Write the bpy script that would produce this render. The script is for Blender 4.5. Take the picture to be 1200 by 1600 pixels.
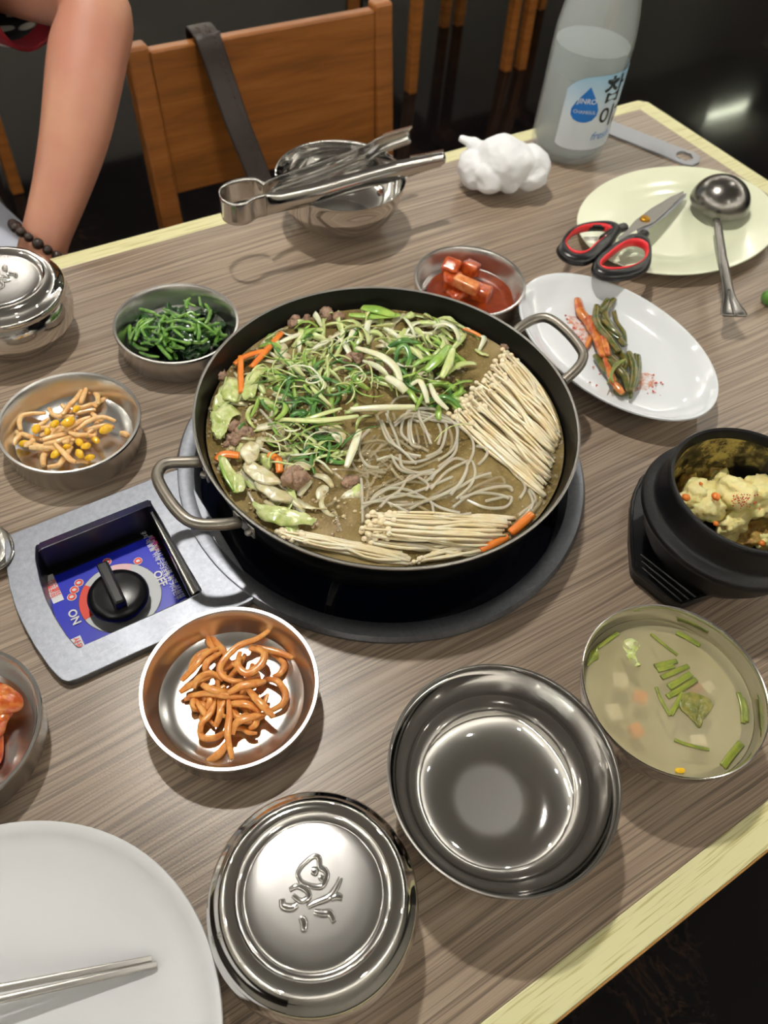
import bpy, bmesh, math, random
from mathutils import Vector, Matrix, noise

for o in list(bpy.data.objects):
    bpy.data.objects.remove(o)
random.seed(7)
SC = bpy.context.scene
COL = SC.collection
PI = math.pi
ZT = 0.73                      # table top above the floor

# ------------------------------------------------------------------ camera
CR = Vector((0.84530, -0.52950, 0.07142))      # camera right
CU = Vector((0.38620, 0.69789, 0.60316))       # camera up
CF = Vector((0.36922, 0.48227, -0.79441))      # camera forward
CAM = Vector((0, 0, ZT + 0.5))
FPX = 1250.0                                    # focal length for a 1200 x 1600 frame
cd = bpy.data.cameras.new('camera')
cam = bpy.data.objects.new('camera', cd)
COL.objects.link(cam)
cam.matrix_world = Matrix(((CR.x, CU.x, -CF.x, CAM.x), (CR.y, CU.y, -CF.y, CAM.y), (CR.z, CU.z, -CF.z, CAM.z), (0, 0, 0, 1)))
cd.sensor_fit = 'VERTICAL'
cd.sensor_height = 36.0
cd.lens = FPX / 1600.0 * 36.0
cd.clip_start = 0.02
cd.dof.use_dof = True
cd.dof.focus_distance = 0.52
cd.dof.aperture_fstop = 10.0
SC.camera = cam

# ------------------------------------------------------------------ world, exposure
w = bpy.data.worlds.new('world')
SC.world = w
w.use_nodes = True
w.node_tree.nodes['Background'].inputs[0].default_value = (0.8, 0.85, 1, 1)
w.node_tree.nodes['Background'].inputs[1].default_value = 0.02
SC.view_settings.view_transform = 'Standard'
SC.view_settings.look = 'None'
SC.view_settings.gamma = 1
SC.view_settings.use_curve_mapping = False
SC.view_settings.exposure = -0.6

KEY_L = 2000.0                  # downlight over the table
FILL_L = 260.0                  # the other downlights of the room
TUBE_L = 22.0
ADDED_UPLIGHT_L = 105.0  # unseen strips added to lift the ceiling brightness
ZC = ZT + 1.75                  # ceiling
LAMPS = [(0.30, 0.98, KEY_L), (2.45, 3.0, FILL_L), (2.2, 0.9, FILL_L), (-1.6, 1.0, FILL_L), (0.35, -1.1, FILL_L * .8),
         (-1.5, 3.1, FILL_L), (0.5, 3.2, FILL_L), (2.2, -1.1, FILL_L), (-1.6, -1.1, FILL_L)]

# ------------------------------------------------------------------ helpers
def P(px, py, h=0.0):
    """world point at height h above the table top, seen at (px, py) of the 1200 x 1600 photograph"""
    d = CF + CR * ((px - 600) / FPX) - CU * ((py - 800) / FPX)
    return CAM + d * ((ZT + h - CAM.z) / d.z)

def PD(px, py, depth):
    return CAM + (CF + CR * ((px - 600) / FPX) - CU * ((py - 800) / FPX)) * depth

def PY(px, py, y):
    d = CF + CR * ((px - 600) / FPX) - CU * ((py - 800) / FPX)
    return CAM + d * (y / d.y)

def lin(c):
    c = c / 255.0
    return c / 12.92 if c <= 0.04045 else ((c + 0.055) / 1.055) ** 2.4

def rgb(r, g, b):
    return (lin(r), lin(g), lin(b), 1.0)

class NT:
    def __init__(self, name):
        self.m = bpy.data.materials.new(name)
        self.m.use_nodes = True
        self.t = self.m.node_tree
        self.b = self.t.nodes['Principled BSDF']
        self.out = self.t.nodes['Material Output']
    def n(self, typ, **kw):
        x = self.t.nodes.new(typ)
        for k, v in kw.items():
            if k.startswith('i_'):
                key = k[2:]
                key = int(key) if key.isdigit() else key.replace('_', ' ')
                x.inputs[key].default_value = v
            else:
                setattr(x, k, v)
        return x
    def l(self, a, b):
        self.t.links.new(a, b)
    def set(self, **kw):
        for k, v in kw.items():
            self.b.inputs[k.replace('_', ' ')].default_value = v
    def coord(self, scale=(1, 1, 1), kind='Object', rot=(0, 0, 0), loc=(0, 0, 0)):
        c = self.n('ShaderNodeTexCoord')
        mp = self.n('ShaderNodeMapping')
        mp.inputs['Scale'].default_value = scale
        mp.inputs['Rotation'].default_value = rot
        mp.inputs['Location'].default_value = loc
        self.l(c.outputs[kind], mp.inputs[0])
        return mp.outputs[0]
    def noise(self, vec, scale=5, detail=3, rough=0.5, dist=0):
        x = self.n('ShaderNodeTexNoise')
        x.inputs['Scale'].default_value = scale
        x.inputs['Detail'].default_value = detail
        x.inputs['Roughness'].default_value = rough
        x.inputs['Distortion'].default_value = dist
        if vec is not None:
            self.l(vec, x.inputs['Vector'])
        return x.outputs['Fac']
    def ramp(self, fac, stops, interp='LINEAR'):
        x = self.n('ShaderNodeValToRGB')
        x.color_ramp.interpolation = interp
        e = x.color_ramp.elements
        while len(e) < len(stops):
            e.new(0.5)
        for i, (p, c) in enumerate(stops):
            e[i].position = p
            e[i].color = c if len(c) == 4 else (*c, 1)
        self.l(fac, x.inputs[0])
        return x.outputs[0]
    def mix(self, fac, a, b, mode='MIX'):
        x = self.n('ShaderNodeMix', data_type='RGBA', blend_type=mode)
        for sock, v in ((x.inputs[0], fac), (x.inputs[6], a), (x.inputs[7], b)):
            if hasattr(v, 'is_linked') or hasattr(v, 'links'):
                self.l(v, sock)
            else:
                sock.default_value = v
        return x.outputs[2]
    def math(self, op, a, b=0.0):
        x = self.n('ShaderNodeMath', operation=op)
        for i, v in enumerate((a, b)):
            if hasattr(v, 'links'):
                self.l(v, x.inputs[i])
            else:
                x.inputs[i].default_value = v
        return x.outputs[0]
    def bump(self, h, strength=0.2, dist=0.001):
        x = self.n('ShaderNodeBump')
        x.inputs['Strength'].default_value = strength
        x.inputs['Distance'].default_value = dist
        self.l(h, x.inputs['Height'])
        self.l(x.outputs[0], self.b.inputs['Normal'])

def simple(name, c, rough=0.5, metal=0.0, var=0.0, vscale=60, bump=0.0, bscale=200, coat=0.0, trans=0.0, alpha=1.0, sss=0.0, spec=0.5, c2=None):
    k = NT(name)
    col = rgb(*c)
    k.set(Roughness=rough, Metallic=metal)
    k.b.inputs['Base Color'].default_value = col
    k.b.inputs['Coat Weight'].default_value = coat
    k.b.inputs['Coat Roughness'].default_value = 0.08
    k.b.inputs['Transmission Weight'].default_value = trans
    k.b.inputs['Alpha'].default_value = alpha
    k.b.inputs['Specular IOR Level'].default_value = spec
    if sss:
        k.b.inputs['Subsurface Weight'].default_value = sss
        k.b.inputs['Subsurface Radius'].default_value = (1, 0.45, 0.25)
        k.b.inputs['Subsurface Scale'].default_value = 0.006
    if var or c2:
        f = k.noise(k.coord(), vscale, 4, 0.6)
        if c2:
            cc = k.ramp(f, [(0.38, col), (0.62, rgb(*c2))])
        else:
            lo = tuple(x * (1 - var) for x in col[:3])
            hi = tuple(min(1, x * (1 + var)) for x in col[:3])
            cc = k.ramp(f, [(0.3, lo), (0.7, hi)])
        k.l(cc, k.b.inputs['Base Color'])
    if bump:
        k.bump(k.noise(k.coord(), bscale, 4, 0.6), bump, 0.002)
    return k.m

class MB:
    def __init__(self):
        self.v = []
        self.f = []
        self.mi = []
    def add(self, vs, fs, mi=0):
        o = len(self.v)
        self.v += [Vector(x) for x in vs]
        self.f += [tuple(i + o for i in f) for f in fs]
        self.mi += [mi] * len(fs)
        return self
    def lathe(self, prof, seg=64, c=(0, 0, 0), sx=1.0, sy=1.0, mi=0, a0=0.0, a1=None):
        c = Vector(c)
        rings = []
        vs, fs = [], []
        full = a1 is None
        n = seg if full else seg + 1
        for r, z in prof:
            if r < 1e-7 and full:
                rings.append([len(vs)])
                vs.append(c + Vector((0, 0, z)))
            else:
                ids = []
                for i in range(n):
                    a = (2 * PI * i / seg) if full else a0 + (a1 - a0) * i / seg
                    ids.append(len(vs))
                    vs.append(c + Vector((r * math.cos(a) * sx, r * math.sin(a) * sy, z)))
                rings.append(ids)
        for A, B in zip(rings, rings[1:]):
            for i in range(seg):
                j = (i + 1) % n if full else i + 1
                if len(A) == 1 and len(B) == 1:
                    continue
                if len(A) == 1:
                    fs.append((A[0], B[j], B[i]))
                elif len(B) == 1:
                    fs.append((A[i], A[j], B[0]))
                else:
                    fs.append((A[i], A[j], B[j], B[i]))
        return self.add(vs, fs, mi)
    def tube(self, pts, rad, seg=8, caps=True, closed=False, up=(0, 0, 1), twist=0.0, mi=0, sq=1.0):
        pts = [Vector(p) for p in pts]
        n = len(pts)
        if not isinstance(rad, (list, tuple)):
            rad = [rad] * n
        elif len(rad) == 2 and n != 2:
            rad = [rad] * n
        rad = [(r, r) if not isinstance(r, (tuple, list)) else r for r in rad]
        up = Vector(up)
        vs, fs = [], []
        ps = None
        for i, p in enumerate(pts):
            if closed:
                t = pts[(i + 1) % n] - pts[i - 1]
            else:
                t = pts[min(i + 1, n - 1)] - pts[max(i - 1, 0)]
            if t.length < 1e-9:
                t = Vector((1, 0, 0))
            t.normalize()
            s = t.cross(up)
            if s.length < 0.15:
                s = ps if ps is not None else t.cross(Vector((0, 1, 0.1)))
            s = (s - t * s.dot(t)).normalized()
            if ps is not None and s.dot(ps) < -0.2:
                s = -s
            ps = s
            q = t.cross(s) * -1
            tw = twist * i / max(1, n - 1)
            s2 = s * math.cos(tw) + q * math.sin(tw)
            q2 = q * math.cos(tw) - s * math.sin(tw)
            a, b = rad[i]
            for k in range(seg):
                th = 2 * PI * (k + 0.5) / seg
                cx, cy = math.cos(th), math.sin(th)
                if sq != 1.0:
                    cx = math.copysign(abs(cx) ** sq, cx)
                    cy = math.copysign(abs(cy) ** sq, cy)
                vs.append(p + s2 * (a * cx) + q2 * (b * cy))
        m = n if closed else n - 1
        for i in range(m):
            for k in range(seg):
                A = i * seg + k
                B = i * seg + (k + 1) % seg
                Cc = ((i + 1) % n) * seg + (k + 1) % seg
                D = ((i + 1) % n) * seg + k
                fs.append((A, D, Cc, B))
        if caps and not closed:
            fs.append(tuple(range(seg)))
            fs.append(tuple(reversed(range((n - 1) * seg, n * seg))))
        return self.add(vs, fs, mi)
    def box(self, c, s, rz=0.0, mi=0, M=None):
        c = Vector(c)
        R = M if M is not None else Matrix.Rotation(rz, 3, 'Z')
        vs = [c + R @ Vector((x * s[0] / 2, y * s[1] / 2, z * s[2] / 2)) for x in (-1, 1) for y in (-1, 1) for z in (-1, 1)]
        fs = [(0, 1, 3, 2), (4, 6, 7, 5), (0, 4, 5, 1), (2, 3, 7, 6), (0, 2, 6, 4), (1, 5, 7, 3)]
        return self.add(vs, fs, mi)
    def bar(self, a, b, wx, wy, mi=0, wx2=None, wy2=None):
        a, b = Vector(a), Vector(b)
        wx2 = wx2 or wx
        wy2 = wy2 or wy
        vs = []
        for p, x, y in ((a, wx, wy), (b, wx2, wy2)):
            vs += [p + Vector((-x / 2, -y / 2, 0)), p + Vector((x / 2, -y / 2, 0)), p + Vector((x / 2, y / 2, 0)), p + Vector((-x / 2, y / 2, 0))]
        fs = [(3, 2, 1, 0), (4, 5, 6, 7)] + [(i, (i + 1) % 4, 4 + (i + 1) % 4, 4 + i) for i in range(4)]
        return self.add(vs, fs, mi)
    def prism(self, outline, z0, z1, mi=0):
        n = len(outline)
        vs = [(x, y, z0) for x, y in outline] + [(x, y, z1) for x, y in outline]
        fs = [tuple(reversed(range(n))), tuple(range(n, 2 * n))] + [(i, (i + 1) % n, n + (i + 1) % n, n + i) for i in range(n)]
        return self.add(vs, fs, mi)
    def plate_holes(self, outer, holes, z0, z1, mi=0):
        """flat plate with holes, top at z1 and bottom at z0"""
        bm = bmesh.new()
        eds = []
        for loop in [outer] + holes:
            vv = [bm.verts.new((x, y, 0)) for x, y in loop]
            for i in range(len(vv)):
                eds.append(bm.edges.new((vv[i], vv[(i + 1) % len(vv)])))
        bmesh.ops.triangle_fill(bm, edges=eds, use_beauty=True, normal=(0, 0, 1))
        bm.verts.index_update()
        base = [(v.co.x, v.co.y) for v in bm.verts]
        tris = []
        for f in bm.faces:
            ids = [v.index for v in f.verts]
            if f.normal.z < 0:
                ids.reverse()
            tris.append(tuple(ids))
        bm.free()
        n = len(base)
        vs = [(x, y, z1) for x, y in base] + [(x, y, z0) for x, y in base]
        fs = tris + [tuple(n + i for i in reversed(t)) for t in tris]
        o = 0
        for li, loop in enumerate([outer] + holes):
            m = len(loop)
            for i in range(m):
                a, b = o + i, o + (i + 1) % m
                fs.append((a, n + a, n + b, b))
            o += m
        return self.add(vs, fs, mi)
    def blob(self, c, s, sub=3, amp=0.2, freq=2.0, seed=0.0, rz=0.0, flat=None, rid=False, mi=0):
        bm = bmesh.new()
        bmesh.ops.create_icosphere(bm, subdivisions=sub, radius=1.0)
        c = Vector(c)
        R = Matrix.Rotation(rz, 3, 'Z')
        sd = Vector((seed * 3.1, seed * 1.7, seed * 5.3))
        vs = []
        for v in bm.verts:
            p = v.co.copy()
            nn = noise.fractal(p * freq + sd, 0.9, 2.0, 4) if not rid else (0.5 - abs(noise.noise(p * freq + sd))) + 0.35 * noise.noise(p * freq * 2.7 + sd)
            p = p * (1 + amp * nn)
            q = Vector((p.x * s[0], p.y * s[1], p.z * s[2]))
            if flat is not None and q.z < flat:
                q.z = flat + (q.z - flat) * 0.1
            vs.append(c + R @ q)
        fs = [tuple(v.index for v in f.verts) for f in bm.faces]
        bm.free()
        return self.add(vs, fs, mi)
    def grid(self, fn, nu, nv, thick=0.0, mi=0):
        vs = [fn(i / (nu - 1), j / (nv - 1)) for j in range(nv) for i in range(nu)]
        fs = [(j * nu + i, j * nu + i + 1, (j + 1) * nu + i + 1, (j + 1) * nu + i) for j in range(nv - 1) for i in range(nu - 1)]
        return self.add(vs, fs, mi)
    def build(self, name, mat, parent=None, smooth=True, bevel=0.0, sub=0, recenter=False, solid=0.0, auto=40, bseg=2):
        me = bpy.data.meshes.new(name)
        vs = self.v
        c = Vector((0, 0, 0))
        if recenter and vs:
            lo = Vector([min(v[i] for v in vs) for i in range(3)])
            hi = Vector([max(v[i] for v in vs) for i in range(3)])
            c = Vector(((lo.x + hi.x) / 2, (lo.y + hi.y) / 2, lo.z))
        me.from_pydata([tuple(v - c) for v in vs], [], self.f)
        for m in (mat if isinstance(mat, (list, tuple)) else [mat]):
            me.materials.append(m)
        if any(self.mi):
            me.polygons.foreach_set('material_index', self.mi)
        if smooth:
            me.polygons.foreach_set('use_smooth', [True] * len(me.polygons))
        me.update()
        if smooth and auto:
            me.set_sharp_from_angle(angle=math.radians(auto))
        o = bpy.data.objects.new(name, me)
        COL.objects.link(o)
        o.location = c
        if parent:
            o.parent = parent
        if solid:
            s = o.modifiers.new('solid', 'SOLIDIFY')
            s.thickness = solid
            s.offset = 0
        if bevel:
            b = o.modifiers.new('bevel', 'BEVEL')
            b.width = bevel
            b.segments = bseg
            b.limit_method = 'ANGLE'
            b.angle_limit = math.radians(35)
        if sub:
            s = o.modifiers.new('sub', 'SUBSURF')
            s.levels = s.render_levels = sub
        return o

def tag(o, label, cat=None, group=None, kind=None):
    if label:
        o['label'] = label
    if cat:
        o['category'] = cat
    if group:
        o['group'] = group
    if kind:
        o['kind'] = kind
    return o

def thing(name, label, cat, loc=(0, 0, 0), rz=0.0, group=None):
    o = bpy.data.objects.new(name, None)
    o.empty_display_size = 0.02
    COL.objects.link(o)
    o.location = loc
    o.rotation_euler = (0, 0, rz)
    return tag(o, label, cat, group)

def copy_tree(o, parent=None):
    c = o.copy()
    COL.objects.link(c)
    c.parent = parent
    for ch in o.children:
        copy_tree(ch, c)
    return c

def spline(pts, n=24, closed=False):
    """Catmull-Rom through the points"""
    pts = [Vector(p) for p in pts]
    m = len(pts)
    out = []
    segs = m if closed else m - 1
    for k in range(n if closed else n + 1):
        u = k / n * segs
        i = min(int(u), segs - 1)
        t = u - i
        g = (lambda j: pts[j % m]) if closed else (lambda j: pts[max(0, min(m - 1, j))])
        p0, p1, p2, p3 = g(i - 1), g(i), g(i + 1), g(i + 2)
        out.append(0.5 * ((2 * p1) + (p2 - p0) * t + (2 * p0 - 5 * p1 + 4 * p2 - p3) * t * t + (3 * p1 - p0 - 3 * p2 + p3) * t ** 3))
    return out

def circle(cx, cy, r, n=64):
    return [(cx + r * math.cos(2 * PI * i / n), cy + r * math.sin(2 * PI * i / n)) for i in range(n)]

def text_mesh(body, size, mapping, mat, name, parent, shear=0.0, bold=0.0):
    cu = bpy.data.curves.new('t', 'FONT')
    cu.body = body
    cu.size = size
    cu.align_x = 'CENTER'
    cu.align_y = 'CENTER'
    cu.shear = shear
    cu.offset = bold
    cu.resolution_u = 3
    ob = bpy.data.objects.new('t', cu)
    COL.objects.link(ob)
    dg = bpy.context.evaluated_depsgraph_get()
    me = bpy.data.meshes.new_from_object(ob.evaluated_get(dg))
    bpy.data.objects.remove(ob)
    for v in me.vertices:
        v.co = mapping(v.co.x, v.co.y)
    me.materials.clear()
    me.materials.append(mat)
    me.name = name
    o = bpy.data.objects.new(name, me)
    COL.objects.link(o)
    o.parent = parent
    return o

# ------------------------------------------------------------------ materials
def steel(name, c=(205, 203, 200), rough=0.12, scale=1.0, rings=False, dirt=0.05):
    k = NT(name)
    k.set(Metallic=1.0, Roughness=rough)
    k.b.inputs['Base Color'].default_value = rgb(*c)
    f = k.noise(k.coord(), 90 * scale, 4, 0.65)
    r = k.n('ShaderNodeMapRange', i_3=rough * 0.8, i_4=rough * 1.5 + dirt)
    k.l(f, r.inputs[0])
    k.l(r.outputs[0], k.b.inputs['Roughness'])
    if rings:
        cc = k.coord()
        ln = k.n('ShaderNodeVectorMath', operation='LENGTH')
        sep = k.n('ShaderNodeVectorMath', operation='MULTIPLY')
        sep.inputs[1].default_value = (1, 1, 0)
        k.l(cc, sep.inputs[0])
        k.l(sep.outputs[0], ln.inputs[0])
        cmb = k.n('ShaderNodeCombineXYZ')
        k.l(ln.outputs['Value'], cmb.inputs[0])
        k.bump(k.noise(cmb.outputs[0], 1800, 2, 0.6), 0.05, 0.0004)
    else:
        k.bump(k.noise(k.coord(), 240, 3, 0.6), 0.03, 0.001)
    return k.m

def wood_laminate():
    k = NT('table laminate')
    warp = k.noise(k.coord((2.2, 7, 1)), 1.0, 2, 0.5)
    co = k.n('ShaderNodeTexCoord')
    sx = k.n('ShaderNodeSeparateXYZ')
    k.l(co.outputs['Object'], sx.inputs[0])
    wy = k.math('ADD', sx.outputs[1], k.math('MULTIPLY', warp, 0.035))
    def layer(xs, ys, det, ro):
        cb = k.n('ShaderNodeCombineXYZ')
        k.l(k.math('MULTIPLY', sx.outputs[0], xs), cb.inputs[0])
        k.l(k.math('MULTIPLY', wy, ys), cb.inputs[1])
        return k.noise(cb.outputs[0], 1.0, det, ro)
    a = layer(3.0, 300, 3, 0.7)
    b = layer(5.0, 560, 2, 0.6)
    c = layer(1.2, 30, 2, 0.5)
    col = k.ramp(a, [(0.30, rgb(92, 77, 66)), (0.43, rgb(138, 121, 106)), (0.58, rgb(172, 155, 137)), (0.8, rgb(188, 173, 156))])
    col = k.mix(k.math('MULTIPLY', k.ramp(b, [(0.38, (1, 1, 1)), (0.46, (0, 0, 0))]), 0.75), col, rgb(84, 70, 61))
    col = k.mix(0.5, col, k.ramp(c, [(0.3, rgb(168, 158, 150)), (0.7, rgb(215, 205, 192))]), 'MULTIPLY')
    col = k.mix(0.15, col, rgb(160, 144, 127))
    k.l(col, k.b.inputs['Base Color'])
    k.set(Roughness=0.31)
    grit = k.noise(k.coord(), 900, 2, 0.5)
    k.bump(k.math('ADD', k.math('MULTIPLY', b, 0.5), grit), 0.16, 0.0004)
    return k.m

def band_wood():
    k = NT('pale yellow edge band')
    f = k.noise(k.coord((22, 650, 650)), 1.0, 2, 0.5)
    dash = k.ramp(f, [(0.56, rgb(212, 208, 160)), (0.66, rgb(184, 176, 122))])
    k.l(dash, k.b.inputs['Base Color'])
    k.set(Roughness=0.4)
    return k.m

M = {}
M['laminate'] = wood_laminate()
M['band'] = band_wood()
M['edge'] = simple('orange brown edge', (190, 138, 70), 0.45, var=0.15, vscale=40)
M['darkwood'] = simple('dark wood', (60, 42, 30), 0.45, var=0.3)
M['steel'] = steel('polished steel', rough=0.09)
M['steel_brushed'] = steel('brushed steel', (208, 206, 203), 0.2, 0.4, rings=True, dirt=0.0)
M['steel_mirror'] = steel('mirror steel', (212, 210, 207), 0.05, dirt=0.04)
M['steel_dull'] = steel('worn steel', (168, 165, 160), 0.3, 2.0, dirt=0.15)
M['black'] = simple('black enamel', (9, 9, 10), 0.3, spec=0.3, bump=0.06, bscale=400)
M['blackmatte'] = simple('black stoneware', (13, 13, 15), 0.4, spec=0.35, bump=0.12, bscale=500)
M['blackplastic'] = simple('black plastic', (16, 16, 18), 0.3, bump=0.03, bscale=600)
M['navy'] = simple('navy enamel', (9, 13, 28), 0.25, spec=0.35)
M['white_ceramic'] = simple('white ceramic', (222, 226, 230), 0.12, coat=0.6)
M['white_melamine'] = simple('white melamine', (208, 209, 212), 0.33, var=0.03, vscale=8)
M['cream'] = simple('cream melamine', (224, 228, 200), 0.16, coat=0.4, var=0.02, vscale=10)
M['red'] = simple('red rubber', (214, 38, 46), 0.45)
M['ladle'] = simple('dark worn steel', (128, 125, 121), 0.24, metal=1.0, var=0.12, vscale=40)
M['handle_steel'] = steel('stained steel', (136, 130, 121), 0.3, 1.2, dirt=0.12)
M['brass'] = simple('brass', (190, 140, 50), 0.35, metal=1.0)
M['grey'] = simple('grey metal', (150, 152, 158), 0.35, metal=0.6)
M['blue_print'] = simple('blue print', (18, 34, 196), 0.3, coat=0.3)
M['white_print'] = simple('white print', (226, 228, 232), 0.5)
M['grey_print'] = simple('grey print', (196, 200, 204), 0.4)
M['red_print'] = simple('red print', (232, 62, 36), 0.5)
M['pink_print'] = simple('pink print', (232, 190, 194), 0.5)
M['magenta_print'] = simple('magenta print', (196, 40, 120), 0.5)
M['ink'] = simple('dark ink', (28, 34, 40), 0.5)
M['drop_blue'] = simple('label blue', (10, 106, 190), 0.4)
M['label'] = simple('label paper', (206, 222, 234), 0.4)
M['soft_blue'] = simple('soft blue print', (90, 140, 200), 0.5)
M['skin'] = simple('skin', (190, 140, 114), 0.5, sss=0.25, c2=(180, 124, 104), vscale=9, bump=0.04, bscale=250)
M['hair'] = simple('black hair', (20, 17, 16), 0.4)
M['chair'] = None

def chair_wood():
    k = NT('orange brown chair wood')
    f = k.noise(k.coord((5, 5, 60)), 1.0, 4, 0.6, 0.6)
    k.l(k.ramp(f, [(0.3, rgb(112, 66, 26)), (0.55, rgb(142, 86, 36)), (0.75, rgb(158, 100, 48))]), k.b.inputs['Base Color'])
    k.set(Roughness=0.35)
    return k.m
M['chair'] = chair_wood()
M['leather'] = simple('dark brown leather', (46, 36, 32), 0.38, var=0.25, vscale=120, bump=0.25, bscale=500)
M['stitch'] = simple('stitching', (78, 58, 48), 0.7)

def aluminium():
    k = NT('scratched aluminium')
    k.set(Metallic=1.0, Roughness=0.33)
    f = k.noise(k.coord(), 45, 4, 0.6)
    a = k.noise(k.coord((60, 1500, 1), rot=(0, 0, 0.6)), 1, 3, 0.6, 1.0)
    b = k.noise(k.coord((1500, 60, 1), rot=(0, 0, 0.3)), 1, 3, 0.6, 1.0)
    g = k.noise(k.coord(), 260, 4, 0.7)
    s_ = k.math('MAXIMUM', a, b)
    c1 = k.ramp(g, [(0.3, rgb(122, 125, 133)), (0.7, rgb(138, 141, 149))])
    c2 = k.mix(k.math('MULTIPLY', k.ramp(s_, [(0.66, (0, 0, 0)), (0.74, (1, 1, 1))]), 0.35), c1, rgb(206, 208, 212))
    k.l(c2, k.b.inputs['Base Color'])
    r = k.n('ShaderNodeMapRange', i_3=0.38, i_4=0.52)
    k.l(f, r.inputs[0])
    k.l(r.outputs[0], k.b.inputs['Roughness'])
    k.bump(g, 0.015, 0.0003)
    return k.m
M['alu'] = aluminium()
def satin_centre(name, rad, r_in, r_out, lines):
    k = NT(name)
    k.set(Metallic=1.0)
    k.b.inputs['Base Color'].default_value = rgb(212, 210, 208)
    fl = k.n('ShaderNodeVectorMath', operation='MULTIPLY')
    fl.inputs[1].default_value = (1, 1, 0)
    k.l(k.coord(), fl.inputs[0])
    ln = k.n('ShaderNodeVectorMath', operation='LENGTH')
    k.l(fl.outputs[0], ln.inputs[0])
    mk = k.n('ShaderNodeMapRange', i_1=rad * .8, i_2=rad * 1.12, i_3=1.0, i_4=0.0)
    k.l(ln.outputs['Value'], mk.inputs[0])
    rr = k.n('ShaderNodeMapRange', i_3=r_out, i_4=r_in)
    k.l(mk.outputs[0], rr.inputs[0])
    k.l(rr.outputs[0], k.b.inputs['Roughness'])
    nz = k.noise(k.coord((1800, 90, 1), rot=(0, 0, .62)), 1, 3, .6)
    fine = k.noise(k.coord(), 300, 2, .5)
    k.bump(k.math('ADD', k.math('MULTIPLY', k.math('MULTIPLY', nz, mk.outputs[0]), lines), k.math('MULTIPLY', fine, .12)), .14, .0006)
    return k.m
M['bowl_steel'] = satin_centre('bowl steel', 0.0245, 0.22, 0.06, 1.0)
M['lid_steel'] = satin_centre('lid steel', 0.0362, 0.26, 0.06, 0.5)

def floor_mat():
    k = NT('black marble floor')
    co = k.coord((1, 1, 1))
    n1 = k.noise(co, 9, 5, 0.65, 1.5)
    n2 = k.noise(co, 3, 3, 0.6)
    vein = k.ramp(k.math('ABSOLUTE', k.math('SUBTRACT', n1, 0.5)), [(0.0, (1, 1, 1)), (0.012, (0.15, 0.15, 0.15)), (0.03, (0, 0, 0))])
    mask = k.ramp(n2, [(0.5, (0, 0, 0)), (0.7, (.8, .8, .8))])
    f = k.math('MULTIPLY', vein, mask)
    k.l(k.mix(f, rgb(17, 15, 16), rgb(66, 46, 32)), k.b.inputs['Base Color'])
    k.set(Roughness=0.07)
    k.b.inputs['Specular IOR Level'].default_value = 0.22
    k.bump(k.noise(co, 10, 2, 0.5), 0.02, 0.004)
    return k.m
M['floor'] = floor_mat()
M['wall'] = simple('off white wall paint', (188, 184, 176), 0.8, var=0.04, vscale=3)
M['dado'] = simple('dark wainscot', (38, 30, 26), 0.5, var=0.2, vscale=6)
M['ceiling'] = simple('white ceiling paint', (214, 212, 206), 0.85)

def emit(name, c, s):
    k = NT(name)
    k.t.nodes.remove(k.b)
    e = k.n('ShaderNodeEmission')
    e.inputs[0].default_value = rgb(*c)
    e.inputs[1].default_value = s
    k.l(e.outputs[0], k.out.inputs[0])
    return k.m

# food
def wet(name, c, c2=None, rough=0.25, vscale=120, sss=0.15, bump=0.0, coat=0.5, alpha=1.0, bscale=300, trans=0.0):
    return simple(name, c, rough, c2=c2, vscale=vscale, sss=sss, bump=bump, bscale=bscale, coat=coat, alpha=alpha, trans=trans)
M['enoki'] = wet('enoki stems', (242, 230, 202), (230, 210, 168), 0.35, 70)
M['enoki_cap'] = wet('enoki caps', (242, 228, 198), (234, 216, 178), 0.35, 90)
M['noodle'] = wet('glass noodle', (236, 228, 206), (246, 240, 224), 0.08, 40, alpha=0.38, coat=1.0)
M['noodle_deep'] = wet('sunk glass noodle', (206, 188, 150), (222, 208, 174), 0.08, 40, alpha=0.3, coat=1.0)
M['sc_dark'] = wet('dark green scallion', (46, 98, 40), (92, 146, 58), 0.3, 70)
M['sc_mid'] = wet('green scallion', (118, 160, 62), (164, 194, 92), 0.3, 70)
M['sc_pale'] = wet('pale green scallion', (186, 204, 124), (212, 216, 158), 0.3, 70)
M['sc_white'] = wet('white scallion', (232, 230, 206), (220, 220, 178), 0.3, 70)
M['cabbage'] = wet('cabbage leaf', (170, 186, 98), (216, 220, 158), 0.3, 130, alpha=0.92, bump=0.3, bscale=160)
M['cabbage_white'] = wet('cabbage stalk', (228, 222, 192), (202, 190, 142), 0.3, 110, alpha=0.88)
M['carrot'] = wet('carrot', (226, 120, 36), (236, 138, 52), 0.3, 90)
M['meat'] = wet('boiled beef', (134, 104, 84), (166, 134, 112), 0.45, 160, bump=0.6, bscale=500, coat=0.3)
M['spin_dark'] = wet('dark spinach leaf', (16, 44, 20), (40, 84, 30), 0.25, 110, sss=0)
M['spin_stem'] = wet('spinach stem', (58, 108, 30), (104, 152, 52), 0.25, 140)
M['sprout'] = wet('seasoned sprout stem', (236, 200, 146), (224, 170, 104), 0.3, 160)
M['bean'] = wet('yellow sprout bean', (236, 190, 30), (228, 174, 36), 0.25, 80)
M['radish'] = wet('red seasoned radish', (226, 162, 88), (204, 124, 60), 0.28, 170, coat=0.2)
M['kimchi_red'] = wet('kimchi red', (150, 44, 14), (196, 92, 34), 0.2, 130, coat=0.8)
M['kimchi_leaf'] = wet('kimchi pale leaf', (208, 132, 62), (172, 74, 28), 0.25, 130)
M['sauce'] = wet('red kimchi juice', (112, 36, 8), (138, 52, 12), 0.12, 60, coat=1.0)
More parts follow.
